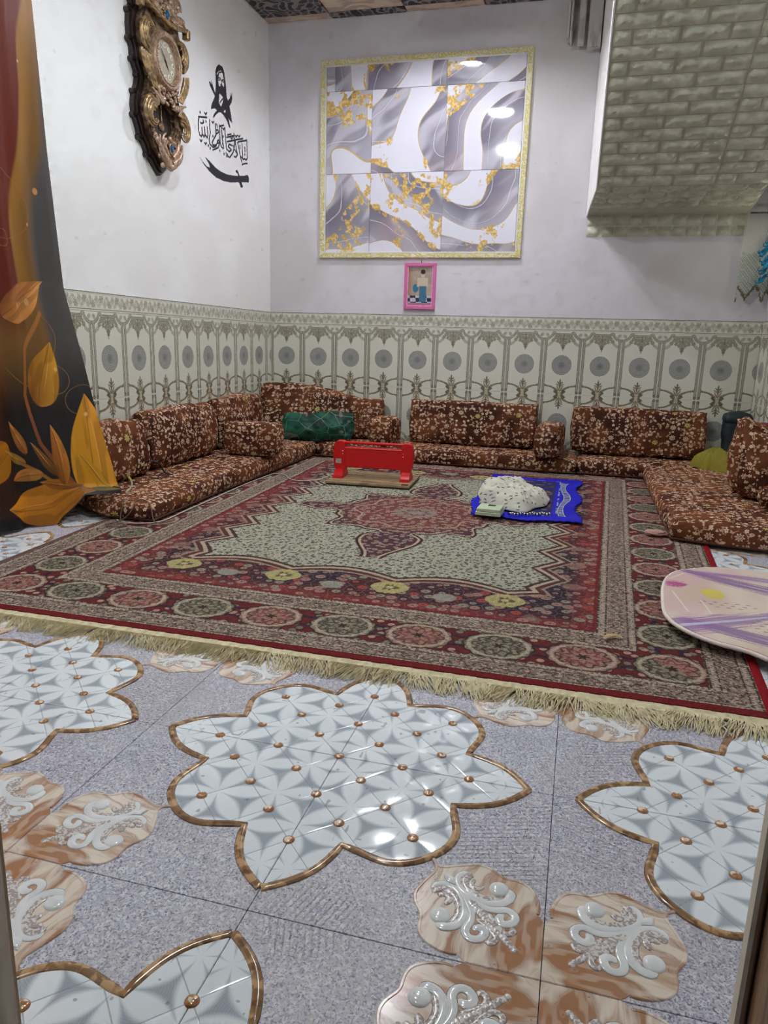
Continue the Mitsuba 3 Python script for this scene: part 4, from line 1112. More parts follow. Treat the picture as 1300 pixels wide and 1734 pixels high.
put(bt + "__piping", mikit.ply(tube(np.column_stack([oc, np.full(len(oc), .051)]), .0075, 8, False), "m_piped_edge", smooth=60), label="pale piped rim")
put(bt + "__leg", mikit.ply(tube(spline([(3.22, -3.15, .030), (3.60, -3.20, .028), (3.85, -3.25, .028)], 20), .011, 8), "m_grey_metal", smooth=60))
put(bt + "__leg", mikit.ply(tube(spline([(3.22, -3.58, .030), (3.60, -3.62, .028), (3.85, -3.66, .028)], 20), .011, 8), "m_grey_metal", smooth=60))

# ================================================================== CURTAIN AT THE LEFT
LEAVES = [  # base a,z  tip a,z  half width  bend  colours
    (.41, 1.03, .115, 1.205, .108, .10, (128, 66, 24), (212, 146, 76)),
    (.27, .60, .135, .915, .118, -.12, (124, 66, 16), (206, 150, 40)),
    (.000, .10, -.02, .44, .066, .0, (168, 124, 10), (206, 140, 30)),
    (.085, .09, .040, .645, .145, .06, (190, 134, 6), (222, 150, 46)),
    (.045, .11, .120, .36, .032, .1, (182, 130, 16), (198, 138, 30)),
    (.10, .085, .42, .050, .075, -.1, (146, 90, 8), (188, 112, 22)),
    (.17, .135, .610, .105, .145, -.25, (160, 98, 12), (214, 138, 42)),
    (.14, .165, .36, .225, .045, .1, (116, 64, 16), (166, 96, 30)),
    (.52, .42, .82, .24, .125, -.2, (146, 94, 12), (200, 126, 34)),
    (.225, .20, .240, .51, .052, .18, (116, 64, 16), (200, 126, 44)),
    (.40, .37, .475, .54, .036, .1, (116, 66, 18), (190, 122, 54)),
    (.33, .265, .53, .250, .044, .2, (158, 108, 38), (190, 116, 58)),
    (.41, .325, .56, .400, .032, .0, (116, 86, 30), (168, 126, 44)),
    (.25, .25, .37, .43, .034, .0, (84, 52, 18), (126, 82, 24)),
    (.66, 1.08, .52, .84, .080, .1, (170, 110, 10), (226, 126, 28)),
    (.72, .76, .60, .46, .085, .1, (206, 120, 30), (214, 100, 18)),
    (.12, .11, .00, .06, .050, .0, (96, 88, 18), (116, 96, 18)),
]
def curtain_fn(p, n, uv):
    a, z = uv.x, uv.y
    w = fbm(a * 3, z * 2.2, 1.0, 2)
    t = a + .10 * (w - .5) + .22 * smoothstep(1.4, 2.6, z)
    low = smoothstep(.95, .55, z)
    c = mix(L3(70, 68, 66), L3(112, 78, 34), smoothstep(.10, .17, t))
    c = mix(c, L3(140, 96, 36), smoothstep(.17, .24, t) * smoothstep(1.0, 1.3, z))
    c = mix(c, L3(92, 26, 6), smoothstep(.255, .275, t) * smoothstep(.9, 1.1, z))
    c = mix(c, L3(150, 58, 8), smoothstep(.42, .62, t))
    c = mix(c, L3(26, 22, 22), low * smoothstep(1.4, .8, t)); c = mix(c, L3(58, 28, 14), low * smoothstep(.40, .6, t) * smoothstep(.35, .6, w) * .6)
    c = mix(c, L3(12, 12, 13), smoothstep(.075, .05, z) * smoothstep(.30, .40, a))
    # thin printed tendrils
    for cx, cz, r in ((.30, .88, .19), (.16, .74, .08), (.33, 1.55, .16), (.05, .62, .07), (.35, 1.38, .035)):
        k = ABS(hyp(a - cx, z - cz) - r * (1 + .15 * dr.sin(z * 14)))
        c = mix(c, L3(150, 104, 62), line(k, .0016, .0014) * smoothstep(.3, .5, noise(a * 6 + cx * 9, z * 6, 2.0)) * .7)
    stem = MIN(seg(a, z, .165, 1.05, .30, .88), MIN(seg(a, z, .30, .88, .355, .66), MIN(seg(a, z, .355, .66, .31, .42), seg(a, z, .31, .42, .13, .12))))
    c = mix(c, mix(L3(120, 66, 34), L3(156, 100, 48), smoothstep(.4, 1.0, z)), line(stem, .011, .003))
    st2 = MIN(seg(a, z, .80, .40, .56, .405), MIN(seg(a, z, .56, .405, .36, .28), seg(a, z, .36, .28, .14, .12)))
    c = mix(c, L3(142, 96, 30), line(st2, .009, .003))
    for ba, bz, ta, tz, w_, bd_, c0, c1 in LEAVES:
        L = math.hypot(ta - ba, tz - bz); dx, dz = (ta - ba) / L, (tz - bz) / L
        s = ((a - ba) * dx + (z - bz) * dz) / L; o = (z - bz) * dx - (a - ba) * dz
        o = o - bd_ * L * s * (1 - s) * .8
        sc = dr.clip(s, .0001, .9999)
        hw = w_ * 2.25 * dr.power(sc, .62) * (1 - sc) * (1 - .1 * sc)
        ins = (s > 0) & (s < 1)
        col = mix(L3(*c0), L3(*c1), dr.clip(.55 * s + .45 * smoothstep(-1, 1, o / (hw + 1e-4)), 0, 1))
        col = mix(col, L3(90, 46, 10), line(ABS(o + hw * .15), .0022, .002) * .5)
        col = mix(col, L3(232, 176, 104), line(ABS(o - hw * .12), .0016, .0014) * .55 * smoothstep(.15, .5, s))
        col = mix(col, L3(90, 46, 8), smoothstep(.55, .75, noise(s * 3 + ba * 50, o * 40 + 2, 1.0)) * .35)
        c = mix(c, col, dr.select(ins, line(ABS(o), hw, .003), 0))
    # drops and sparks in the print
    for ca, cz, r, col in ((.235, 1.10, .013, (196, 150, 100)), (.31, 1.085, .009, (190, 140, 90)), (.055, .54, .008, (224, 190, 120)), (.14, .78, .008, (214, 190, 120)), (.095, 1.62, .012, (206, 140, 90)), (.29, 1.98, .018, (170, 110, 50)), (.17, 1.46, .006, (206, 150, 90)), (.26, 2.08, .006, (210, 190, 150)), (.12, 2.17, .005, (200, 190, 160))):
        k = hyp(a - ca, (z - cz) * .75)
        c = mix(c, L3(*col), line(k, r, .002) * .75)
    return c
mat("m_curtain", base_color=proc(curtain_fn), roughness=.36, specular=.35)
nu, nv = 170, 150
Ag, Zt = np.meshgrid(np.linspace(0, 1.15, nu + 1), np.linspace(0, 1, nv + 1) ** .8, indexing="ij")
ZT = 3.05
zk = [0, .037, .30, .665, 1.17, 1.8, 2.47, 3.05]
yee = np.interp(ZT * Zt, zk, [-2.885, -2.88, -2.875, -2.865, -2.885, -2.91, -2.93, -2.95])
xe_ = np.interp(ZT * Zt, zk, [.405, .40, .335, .235, .130, .11, .10, .10])
zz = ZT * Zt
hem = .006 + .03 * np.clip(1 - Ag / .12, 0, 1) + .035 * np.clip((Ag - .5) / .4, 0, 1)
zw = np.maximum(zz, 0) * (1 - hem / ZT) + hem
zw = np.where(Ag < .30, np.maximum(zw, .006 + (.142 * np.clip((.30 - Ag) / .14, 0, 1)) * (zz < .2) * (1 - zz / .2) + zz), zw)
wd = np.interp(zz, [0, .6, 1.4, 3.05], [.46, .36, .25, .25])              # how far from the edge the cloth swings back to the wall line
k = np.clip(1 - Ag / wd, 0, 1)
Xc = .085 + (xe_ - .085) * k ** 1.15
Yc = yee - np.interp(zz, [0, .6, 1.4, 3.05], [.72, .86, 1.0, 1.0]) * Ag - .05 * (k - k ** 2) * (zz < 1.2)
fold = np.sin(Ag * 2 * np.pi / .30 + .8 + .5 * np.sin(zz * 1.3)) * .5 + .5 * np.sin(Ag * 2 * np.pi / .17 + zz * .8)
Xc += .020 * fold * np.clip(Ag / .12, 0, 1) * (.5 + .5 * np.clip(zz / 1.5, 0, 1)) + .006 * np.sin(zz * 9 + Ag * 14) * np.clip(1 - zz / 1.2, 0, 1)
Xc = np.maximum(Xc, .022)
top = np.stack([Xc, Yc, zw], -1).reshape(-1, 3)
i = np.arange((nu + 1) * (nv + 1)).reshape(nu + 1, nv + 1)
q = np.stack([i[:-1, :-1], i[1:, :-1], i[1:, 1:], i[:-1, 1:]], -1).reshape(-1, 4)
f = np.vstack([q[:, [0, 1, 2]], q[:, [0, 2, 3]]])
scene["m_curtain_two"] = {"type": "twosided", "bsdf": scene.pop("m_curtain")}
ct = thing("curtain", "tall satin curtain printed with orange leaves on black and brown, hanging at the left wall", "curtain")
put(ct + "__cloth", mikit.ply(trimesh.Trimesh(top, f, process=False), "m_curtain_two", smooth=True, uv=np.stack([Ag.ravel(), zz.ravel()], 1)))
mat("m_rod", base_color=(90, 80, 66), roughness=.35, metallic=.7)
put(ct + "__rod", mikit.ply(tube([(.085, -2.86, 3.07), (.085, -4.3, 3.07)], .012, 10), "m_rod", smooth=60))
for yy in (-2.9, -4.25): put(ct + "__bracket", mikit.ply(box(-.004, .09, yy - .008, yy + .008, 3.058, 3.082), "m_rod"))
# loose cords at the foot of the curtain
t = thing("loose_cord", "thin brown cord looped on the floor at the foot of the curtain", "cord")
mat("m_brown_cord", base_color=(104, 92, 76), roughness=.7)
cd = [(.445, -2.955, .150), (.49, -3.01, .10), (.50, -3.035, .024), (.545, -3.06, .021), (.50, -3.10, .020), (.44, -3.08, .020), (.475, -3.02, .03), (.53, -2.985, .09), (.545, -2.95, .132), (.60, -2.94, .12), (.655, -2.975, .03), (.68, -2.94, .020), (.70, -2.86, .019)]
put(t + "__cord", mikit.ply(tube(spline(cd, 110), .0030, 6), "m_brown_cord", smooth=60))
t = thing("tie_cord", "short off white cord with a yellow green tip, curling up beside the curtain", "cord")
mat("m_lime", base_color=(176, 176, 66), roughness=.5)
cd = [(.46, -2.93, .160), (.475, -2.915, .178), (.482, -2.905, .200), (.476, -2.905, .225), (.466, -2.912, .243)]
q = spline(cd, 30)
put(t + "__cord", mikit.ply(tube(q[:22], .0050, 8), "m_cable", smooth=60)); put(t + "__tip", mikit.ply(tube(q[21:], [.006] * (len(q) - 23) + [.0055, .002], 8), "m_lime", smooth=60))
t = thing("black_strap", "thin black strap hanging over the darkest backrest onto the left mattress", "strap")
cd = [(.245, -2.43, .24), (.265, -2.36, .225), (.285, -2.31, .190), (.30, -2.29, .150), (.325, -2.285, .142), (.35, -2.35, .140), (.33, -2.43, .141), (.30, -2.46, .150)]
put(t + "__cord", mikit.ply(tube(spline(cd, 60), .0050, 6), "m_black", smooth=60))

# ================================================================== WALL DECALS (black vinyl, 1 mm proud)
mat("m_vinyl", base_color=(30, 28, 38), roughness=.6)
ML = Mxy((0, 0, 0), (0, 1, 0), (0, 0, 1), (1, 0, 0))                  # (y, z) outlines onto the left wall, thickness towards the room
def wallpoly(poly, th=.0015):
    m = prism(poly, th, ML); m.apply_translation((-.0062, 0, 0)); return m
HEAD = [(-878,2884),(-824,2885),(-800,2864),(-789,2824),(-772,2775),(-771,2732),(-762,2699),(-743,2685),(-709,2715),(-703,2751),(-695,2721),(-676,2760),(-675,2716),(-690,2684),(-725,2652),(-706,2618),(-682,2549),(-716,2554),(-742,2569),(-730,2539),(-714,2509),(-731,2502),(-757,2532),(-788,2551),(-820,2564),(-858,2573),(-897,2562),(-948,2529),(-974,2502),(-982,2509),(-970,2531),(-934,2559),(-919,2572),(-958,2572),(-1010,2553),(-1007,2577),(-981,2611),(-959,2638),(-948,2655),(-989,2680),(-1018,2702),(-1031,2722),(-1020,2728),(-993,2715),(-1000,2742),(-987,2725),(-944,2674),(-933,2715),(-929,2780),(-933,2821),(-913,2856)]
FACE = [(-878,2823),(-839,2843),(-820,2841),(-808,2818),(-801,2788),(-805,2754),(-824,2758),(-843,2756),(-869,2740),(-888,2745),(-896,2780)]
CHEST = [(-880,2694),(-853,2691),(-817,2683),(-829,2649),(-856,2611),(-891,2626),(-885,2665)]
BAND = [(-916,2806),(-896,2828),(-868,2845),(-832,2856),(-830,2853),(-864,2842),(-889,2826),(-907,2805)]
GAP1 = [(-805,2607),(-786,2607),(-793,2588),(-819,2584)]
SWORD = [(-1199,2198),(-1148,2173),(-1096,2155),(-1044,2156),(-1064,2181),(-1116,2214),(-1051,2200),(-966,2175),(-878,2166),(-773,2168),(-663,2183),(-585,2197),(-606,2212),(-634,2215),(-636,2226),(-616,2235),(-594,2226),(-571,2202),(-468,2223),(-453,2232),(-419,2238),(-401,2212),(-410,2183),(-440,2180),(-551,2159),(-529,2150),(-511,2136),(-530,2121),(-555,2121),(-563,2138),(-587,2151),(-721,2123),(-842,2109),(-957,2110),(-1055,2129),(-1137,2160)]
FEAT = [[(-896,2784),(-879,2797),(-854,2797)],[(-833,2792),(-816,2802),(-796,2803)],[(-825,2786),(-807,2790)],[(-884,2778),(-863,2787)],[(-845,2793),(-844,2769),(-852,2759),(-837,2762)],[(-821,2679),(-874,2633)]]
STROKES = [[(-1190,2447),(-1203,2412),(-1200,2366),(-1185,2339),(-1162,2333),(-1147,2354),(-1153,2394)],[(-1147,2354),(-1123,2340),(-1108,2364),(-1114,2407)],[(-1108,2361),(-1079,2346),(-1066,2369),(-1075,2417)],[(-1195,2453),(-1078,2479)],[(-1168,2422),(-1151,2420),(-1124,2436),(-1130,2448)],[(-1036,2475),(-1037,2414),(-1028,2400),(-1050,2341),(-1043,2316),(-997,2305),(-953,2321),(-930,2349)],[(-951,2474),(-946,2399),(-988,2356),(-1007,2335),(-996,2319),(-952,2330)],[(-901,2356),(-922,2351),(-929,2361),(-906,2376),(-889,2362),(-915,2322),(-998,2286)],[(-888,2480),(-885,2382),(-869,2341),(-841,2334)],[(-891,2470),(-823,2497)],[(-805,2485),(-792,2388),(-781,2343),(-739,2335),(-704,2358)],[(-857,2475),(-848,2397),(-828,2340)],[(-693,2390),(-740,2388),(-753,2367),(-721,2363),(-711,2348)],[(-760,2447),(-703,2467)],[(-777,2426),(-658,2467)],[(-769,2398),(-650,2437)],[(-654,2482),(-646,2407),(-673,2346),(-733,2297),(-770,2298),(-766,2312)],[(-639,2442),(-503,2485)],[(-636,2432),(-616,2373),(-598,2349),(-627,2322),(-660,2321)],[(-597,2435),(-564,2380),(-544,2332),(-524,2311)],[(-583,2442),(-430,2492),(-428,2358),(-449,2340),(-471,2348),(-498,2335),(-544,2348)],[(-519,2443),(-512,2342)],[(-524,2292),(-473,2312),(-428,2322)],[(-675,2394),(-655,2373),(-600,2351)],[(-941,2431),(-915,2443),(-901,2430),(-936,2410)],[(-932,2474),(-921,2458)],[(-793,2318),(-783,2290)],[(-555,2423),(-553,2403)],[(-1183,2308),(-1170,2300),(-1155,2314)],[(-1119,2305),(-1106,2297),(-1091,2312)],[(-1003,2473),(-988,2466),(-973,2481)],[(-840,2473),(-825,2466),(-809,2481)],[(-1106,2501),(-1092,2494),(-1077,2509)],[(-633,2475),(-617,2468),(-599,2484)],[(-584,2488),(-567,2480),(-550,2496)],[(-710,2442),(-694,2434),(-677,2450)]]
DOTS = [(-1172,2487),(-1091,2450),(-826,2299),(-1064,2299),(-1037,2288),(-993,2380),(-834,2417),(-469,2426),(-466,2406),(-470,2378),(-890,2306),(-843,2365)]
S = lambda pts: [(a * .001, b * .001) for a, b in pts]
fig = Polygon(S(HEAD)).buffer(0)
for hole in (FACE, CHEST, BAND, GAP1): fig = fig.difference(Polygon(S(hole)).buffer(0))
fig = unary_union([fig] + [LineString(S(l)).buffer(.0042) for l in FEAT] + [Point(-.843, 2.752).buffer(.016)])
t = thing("wall_decal", "black vinyl portrait of a bearded turbaned man with swords, highest of the wall stickers", "wall sticker")
put(t + "__vinyl", mikit.ply(wallpoly(fig), "m_vinyl"))
txt = unary_union([LineString(S(l)).buffer(.0060) for l in STROKES] + [Point(a * .001, b * .001).buffer(.0095) for a, b in DOTS])
t = thing("wall_decal", "black vinyl Arabic calligraphy sticker between the portrait and the sword", "wall sticker")
put(t + "__vinyl", mikit.ply(wallpoly(txt.simplify(.001)), "m_vinyl"))
t = thing("wall_decal", "black vinyl sticker of a curved sword with a forked point, lowest on the left wall", "wall sticker")
sw = Polygon(S(SWORD)).buffer(0); sw = sw.buffer(.006).buffer(-.006)
put(t + "__vinyl", mikit.ply(wallpoly(sw), "m_vinyl"))

# ================================================================== ORNATE CLOCK ON THE LEFT WALL
YC = -1.76
def gold_fn(p, n, uv):
    t = fbm(p.x * 60, p.y * 60, p.z * 60, 2)
    return mix(L3(124, 100, 72), L3(178, 150, 100), smoothstep(.35, .7, t))
mat("m_gold", base_color=proc(gold_fn), roughness=.34, metallic=.55, specular=.6)
mat("m_rose_gold", base_color=proc(lambda p, n, uv: mix(L3(150, 122, 100), L3(190, 164, 140), smoothstep(.3, .7, fbm(p.y * 90, p.z * 90, p.x * 90, 2)))), roughness=.36, metallic=.45)
mat("m_bronze", base_color=proc(lambda p, n, uv: mix(L3(84, 66, 52), L3(150, 124, 98), smoothstep(.35, .7, fbm(p.x * 40, p.y * 40, p.z * 40, 3)))), roughness=.36, metallic=.45)
bump("m_bronze_b", "m_bronze", lambda p, n, uv: fbm(p.x * 46, p.y * 46, p.z * 46, 3), .03, 2e-3)
mat("m_clockwood", base_color=(34, 22, 20), roughness=.30, specular=.5)
mat("m_dial", base_color=proc(lambda p, n, uv: mix(L3(150, 144, 128), L3(176, 170, 152), fbm(p.y * 40, p.z * 40, 1.0, 2))), roughness=.3)
mat("m_numeral", base_color=(206, 200, 184), roughness=.4)
mat("m_gem", base_color=(16, 84, 130), roughness=.05, specular=.8)
ck = thing("wall_clock", "ornate gilded wall clock with oval dial on a dark carved wooden back, upper left", "clock")
def onw(h, z, x=0.0): return np.array([x, YC + h, z])
bl = [(0, 1.955), (.045, 1.985), (.085, 2.02), (.13, 2.05), (.165, 2.10), (.205, 2.13), (.222, 2.18), (.255, 2.24), (.262, 2.30), (.245, 2.37), (.215, 2.42), (.20, 2.47), (.222, 2.50), (.245, 2.54), (.248, 2.60), (.268, 2.64), (.272, 2.72), (.262, 2.79), (.235, 2.83), (.245, 2.86), (.225, 2.93), (.21, 2.97), (.19, 3.05), (.13, 3.12), (.06, 3.19), (0, 3.21)]
bpoly = Polygon(bl + [(-a, b) for a, b in bl[::-1][1:-1]])
bb = unary_union([bpoly] + [Point(s * a, b).buffer(.016) for s in (-1, 1) for a, b in bl[3:24:2]])
def wallprism(poly, x0, x1):
    m = prism(poly, x1 - x0, Mxy((x0, YC, 0), (0, 1, 0), (0, 0, 1), (1, 0, 0))); return m
put(ck + "__back_board", mikit.ply(cat([wallprism(bb, -.006, .024), wallprism(bb.buffer(-.014), .024, .038)]), "m_clockwood"))
win = Polygon([(-.10, 2.19), (-.02, 2.165), (.07, 2.19), (.11, 2.26), (.09, 2.33), (0, 2.37), (-.09, 2.33), (-.115, 2.26)])
frame_poly = bpoly.buffer(-.055).buffer(.01).difference(win.buffer(.02))
put(ck + "__frame", mikit.ply(cat([wallprism(frame_poly, .038, .070), wallprism(frame_poly.buffer(-.012), .070, .080)]), "m_bronze_b"))
# acanthus scrolls, one tapering ribbon each, mirrored
def scrollrib(pts, r0, r1, x0=.10, x1=.11, n=36, flat=.75):
    q = spline(pts, n); xs_ = np.linspace(x0, x1, n)
    t_ = np.linspace(0, 1, n)
    r = 1.22 * (r0 + (r1 - r0) * t_) * (.45 + .55 * np.sin(np.clip(t_ * 1.15 + .12, 0, 1) * np.pi) ** .5)
    return tube(np.column_stack([xs_, YC + q[:, 0], q[:, 1]]), r, 10, True, flat, up=(1, 0, 0))
def cscroll(s, cx, cz, R, a0, a1, r0, r1, curl=.45, x0=.095, x1=.115):
    t_ = np.linspace(0, 1, 14); rr = R * (1 - (1 - curl) * t_ ** 2); an = np.radians(a0 + (a1 - a0) * t_)
    return scrollrib([(s * (cx + r_ * math.cos(a)), cz + r_ * math.sin(a)) for r_, a in zip(rr, an)], r0, r1, x0, x1)
for s in (-1, 1):
    sets = [("scroll_ornament", [cscroll(s, .160, 2.70, R_, -66, 122, w_, w_ * .7, .45, x_, x_ + .012) for R_, w_, x_ in ((.102, .013, .090), (.086, .012, .098), (.070, .011, .102), (.054, .010, .100), (.038, .010, .094))]),
            ("scroll_ornament", [scrollrib([(s * (.258 - o_), 2.590 - o_ * .3), (s * (.238 - o_), 2.52 - o_ * .2), (s * (.205 - o_ * .9), 2.465), (s * (.16 - o_ * .6), 2.41)], .012, .009, .092 + o_ * .2, .104) for o_ in (0, .016, .032, .048, .064)]),
            ("scroll_ornament", [cscroll(s, .160, 2.255, R_, 112, -118, w_, w_ * .7, .40, x_, x_ + .014) for R_, w_, x_ in ((.106, .014, .088), (.089, .013, .098), (.072, .012, .103), (.055, .011, .100), (.037, .010, .094))]),
            ("leaf_ornament", [scrollrib([(s * .06, 2.36), (s * .105, 2.365), (s * .15, 2.385), (s * .19, 2.40)], .018, .012), scrollrib([(s * .125, 2.325), (s * .135, 2.36), (s * .16, 2.385)], .014, .008)]),
            ("leaf_ornament", [scrollrib([(s * .02, 2.02), (s * .075, 2.05), (s * .12, 2.10), (s * .125, 2.16)], .024, .014), scrollrib([(s * .03, 2.06), (s * .07, 2.10), (s * .09, 2.15), (s * .06, 2.18)], .020, .012), scrollrib([(s * .0, 2.0), (s * .05, 2.02), (s * .10, 2.06)], .018, .008)]),
            ("leaf_ornament", [scrollrib([(s * .07, 2.83), (s * .13, 2.87), (s * .19, 2.875), (s * .22, 2.84)], .026, .016), scrollrib([(s * .05, 2.90), (s * .10, 2.95), (s * .15, 2.97), (s * .17, 2.93)], .024, .014), scrollrib([(s * .03, 2.98), (s * .07, 3.04), (s * .12, 3.05), (s * .13, 3.01)], .022, .012), scrollrib([(s * .01, 3.05), (s * .04, 3.12), (s * .07, 3.14)], .020, .010)])]
    for nm, ms in sets: put(ck + "__" + nm, mikit.ply(cat(ms), "m_gold" if "scroll" in nm else "m_rose_gold", smooth=60))
r_ = np.random.default_rng(12)
def lumps(zones, cnt, rmin, rmax, x0):
    ms = []
    for k in range(cnt):
        z0_, z1_, wz = zones[k % len(zones)]
        z = r_.uniform(z0_, z1_); h_ = r_.uniform(-wz, wz)
        if win.buffer(.008).contains(Point(h_, z)) or ((h_ / .165) ** 2 + ((z - 2.60) / .165) ** 2) < 1: continue
        a = r_.uniform(rmin, rmax); s_ = trimesh.creation.icosphere(2, 1.0)
        v = s_.vertices * [a * .8, a, a * r_.uniform(.8, 1.6)]; v *= (1 + .35 * (meshkit.noise(s_.vertices * 3 + k, k) - .5))[:, None]
        an = r_.uniform(0, 3.1); v2 = v.copy(); v2[:, 1] = v[:, 1] * math.cos(an) - v[:, 2] * math.sin(an); v2[:, 2] = v[:, 1] * math.sin(an) + v[:, 2] * math.cos(an)
        s_.vertices = v2 + onw(h_, z, x0 + r_.uniform(-.01, .012)); ms.append(s_)
    return cat(ms)
put(ck + "__floral_crest", mikit.ply(lumps([(2.83, 2.95, .16), (2.9, 3.05, .12), (3.0, 3.14, .07), (2.83, 2.9, .19)], 120, .010, .024, .092), "m_rose_gold", smooth=True))
put(ck + "__floral_garland", mikit.ply(lumps([(2.37, 2.46, .13), (2.40, 2.47, .10), (2.33, 2.40, .15), (2.42, 2.5, .17)], 80, .007, .016, .088), "m_rose_gold", smooth=True))
put(ck + "__floral_drop", mikit.ply(lumps([(2.03, 2.17, .11), (2.0, 2.10, .07), (2.12, 2.18, .15)], 90, .009, .019, .088), "m_rose_gold", smooth=True))
q = np.array([onw(h_, 2.815 + .03 * (abs(h_) / .26) ** 2 - .012 * math.cos(h_ * 12), .125 - .03 * (abs(h_) / .26) ** 2) for h_ in np.linspace(-.262, .262, 40)])
put(ck + "__cornice", mikit.ply(tube(q, .0145, 10), "m_gold", smooth=60))
for s in (-1, 1): put(ck + "__cornice_end", mikit.ply(box(.07, .115, YC + s * .255 - .018, YC + s * .255 + .018, 2.805, 2.865, .006), "m_gold"))
ML3 = np.array([[0, 0, 1, 0], [1, 0, 0, YC], [0, 1, 0, 2.602], [0, 0, 0, 1.0]])   # lathe z -> x
def onclock(m): m = m.copy(); m.apply_transform(ML3); return m
bez = lathe([(.118, .085), (.120, .108), (.126, .116), (.134, .112), (.139, .114), (.150, .116), (.160, .104), (.166, .072), (.118, .072), (.118, .085)], 56)
put(ck + "__bezel", mikit.ply(onclock(bez), "m_rose_gold", smooth=40))
bdp = []
for k in range(64):
    a = k / 64 * 2 * math.pi; s_ = trimesh.creation.icosphere(1, .0052); s_.apply_translation((.1305 * math.cos(a), .1305 * math.sin(a), .1150)); bdp.append(s_)
put(ck + "__bead_ring", mikit.ply(onclock(cat(bdp)), "m_rose_gold", smooth=True), kind="stuff")
put(ck + "__dial", mikit.ply(onclock(lathe([(0, .080), (.119, .080), (.119, .086), (0, .086)], 48)), "m_dial", smooth=40))
NUM = ["12", "1", "2", "3", "4", "5", "6", "7", "8", "9", "10", "11"]
for k in range(12):
    a = math.radians(90 - 30 * k)
    cx, cy = .088 * math.cos(a), .088 * math.sin(a)
    d = lathe([(0, 0), (.0165, 0), (.0165, .0015), (.013, .003), (0, .003)], 18); d.apply_translation((cx, cy, .086))
    kk = put(ck + "__hour_plate", mikit.ply(onclock(d), "m_numeral", smooth=40))
    tx = meshkit.text_mesh(NUM[k], .014, .0012); b_ = tx.bounds; tx.apply_translation((cx - (b_[0][0] + b_[1][0]) / 2, cy - (b_[0][1] + b_[1][1]) / 2, .089))
    put(kk + "__numeral", mikit.ply(onclock(tx), "m_dark_gap"))
def hand(ang, L, w):
    p = Polygon([(-w, -.012), (w, -.012), (w * 1.2, L * .5), (0, L), (-w * 1.2, L * .5)]); m = prism(p, .0015); m.apply_transform(trimesh.transformations.rotation_matrix(-math.radians(ang), (0, 0, 1))); return m
put(ck + "__hand", mikit.ply(onclock(mv(hand(140, .058, .0035), (0, 0, .0895))), "m_dark_gap")); put(ck + "__hand", mikit.ply(onclock(mv(hand(318, .084, .0026), (0, 0, .092))), "m_dark_gap"))
gl = trimesh.creation.icosphere(3, 1.0)
for z, hh, a in ((2.852, .0, .021), (2.108, .0, .019)):
    g_ = gl.copy(); g_.vertices = g_.vertices * [.012, a * .8, a * 1.25] + onw(hh, z, .112)
    kk = put(ck + "__gem", mikit.ply(g_, "m_gem", smooth=True), label="blue glass gem")
    an = np.linspace(0, 2 * np.pi, 40)
    put(kk + "__setting", mikit.ply(tube(np.column_stack([np.full(40, .108), YC + hh + a * 1.1 * np.cos(an), z + a * 1.55 * np.sin(an)]), .0065, 8, False), "m_gold", smooth=60))
pd = thing_key = put(ck + "__pendulum", mikit.ply(cat([tube([onw(0, 2.36, .045), onw(.005, 2.25, .045)], .0035, 6), mv(lathe([(0, 0), (.026, 0), (.022, .007), (0, .010)], 24), (0, 0, 0)).apply_transform(np.array([[0, 0, 1, .041], [1, 0, 0, YC + .005], [0, 1, 0, 2.238], [0, 0, 0, 1.0]]))]), "m_gold", smooth=40))

# ================================================================== MARBLE PICTURE ON THE BACK WALL
PX0, PX1, PZ0, PZ1 = .462, 2.160, 1.652, 3.163
def mural_fn(p, n, uv):
    x, y = uv.x, uv.y
    w1 = fbm(x * 2.2, y * 2.2, 1.0, 3) - .5; w2 = fbm(x * 2.2 + 9, y * 2.2 + 4, 2.0, 3) - .5
    al, ac = x * .74 + y * .67, y * .74 - x * .67
    t = ac * 1.9 + 1.5 * (noise(al * 1.6, ac * 1.4, 1.0) - .5) + .5 * (noise(al * 4, ac * 3, 5.0) - .5) + .22 * dr.sin(al * 4.1 + ac * 2)
    k = fr(t); 
    white = L3(222, 222, 232)
    g = mix(L3(176, 174, 184), L3(126, 122, 136), smoothstep(.2, .9, fr(t * 1.0 + .4 * w2) ))
    g = mix(g, L3(204, 202, 212), smoothstep(.45, .7, fbm(ac * 13 + 3 * w1, al * 2.4, 5.0, 2)) * .7)
    g = mix(g, L3(164, 146, 152), smoothstep(.55, .75, fbm(x * 3 + 3, y * 3, 8.0, 2)) * .5)
    band = smoothstep(.34, .355, k) * (1 - smoothstep(.92, .935, k))
    c = mix(white, g, band)
    e1, e2 = ABS(k - .348), ABS(k - .928)
    vein = ABS(fr(t * 2.6 + w2 * 1.4) - .5)
    c = mix(c, L3(214, 212, 222), smoothstep(.03, .0, vein) * .8 * band); c = mix(c, L3(120, 116, 124), smoothstep(.012, .0, ABS(vein - .06)) * .5 * band)
    c = mix(c, L3(196, 168, 84), smoothstep(.010, .003, MIN(e1, e2)) * .8)
    gz = fbm(al * 2.6 + 2, ac * 5.5 + 7, 11.0, 2)
    crumb = fbm(x * 26, y * 26, 4.0, 3)
    gold = smoothstep(.45, .53, crumb) * smoothstep(.60, .66, gz + .14 * smoothstep(.12, .0, MIN(e1, e2)))
    gc = mix(L3(198, 160, 72), L3(222, 196, 136), smoothstep(.4, .7, noise(x * 90, y * 90, 2.0)))
    return mix(c, gc, gold * .95)
mat("m_mural", base_color=proc(mural_fn), roughness=.05, specular=.5)
def frame_gold(p, n, uv):
    t = noise(p.x * 120 + p.z * 30, p.z * 120, 1.0)
    return mix(L3(222, 216, 190), L3(206, 196, 116), smoothstep(.40, .6, t))
mat("m_frame_gold", base_color=proc(frame_gold), roughness=.4)
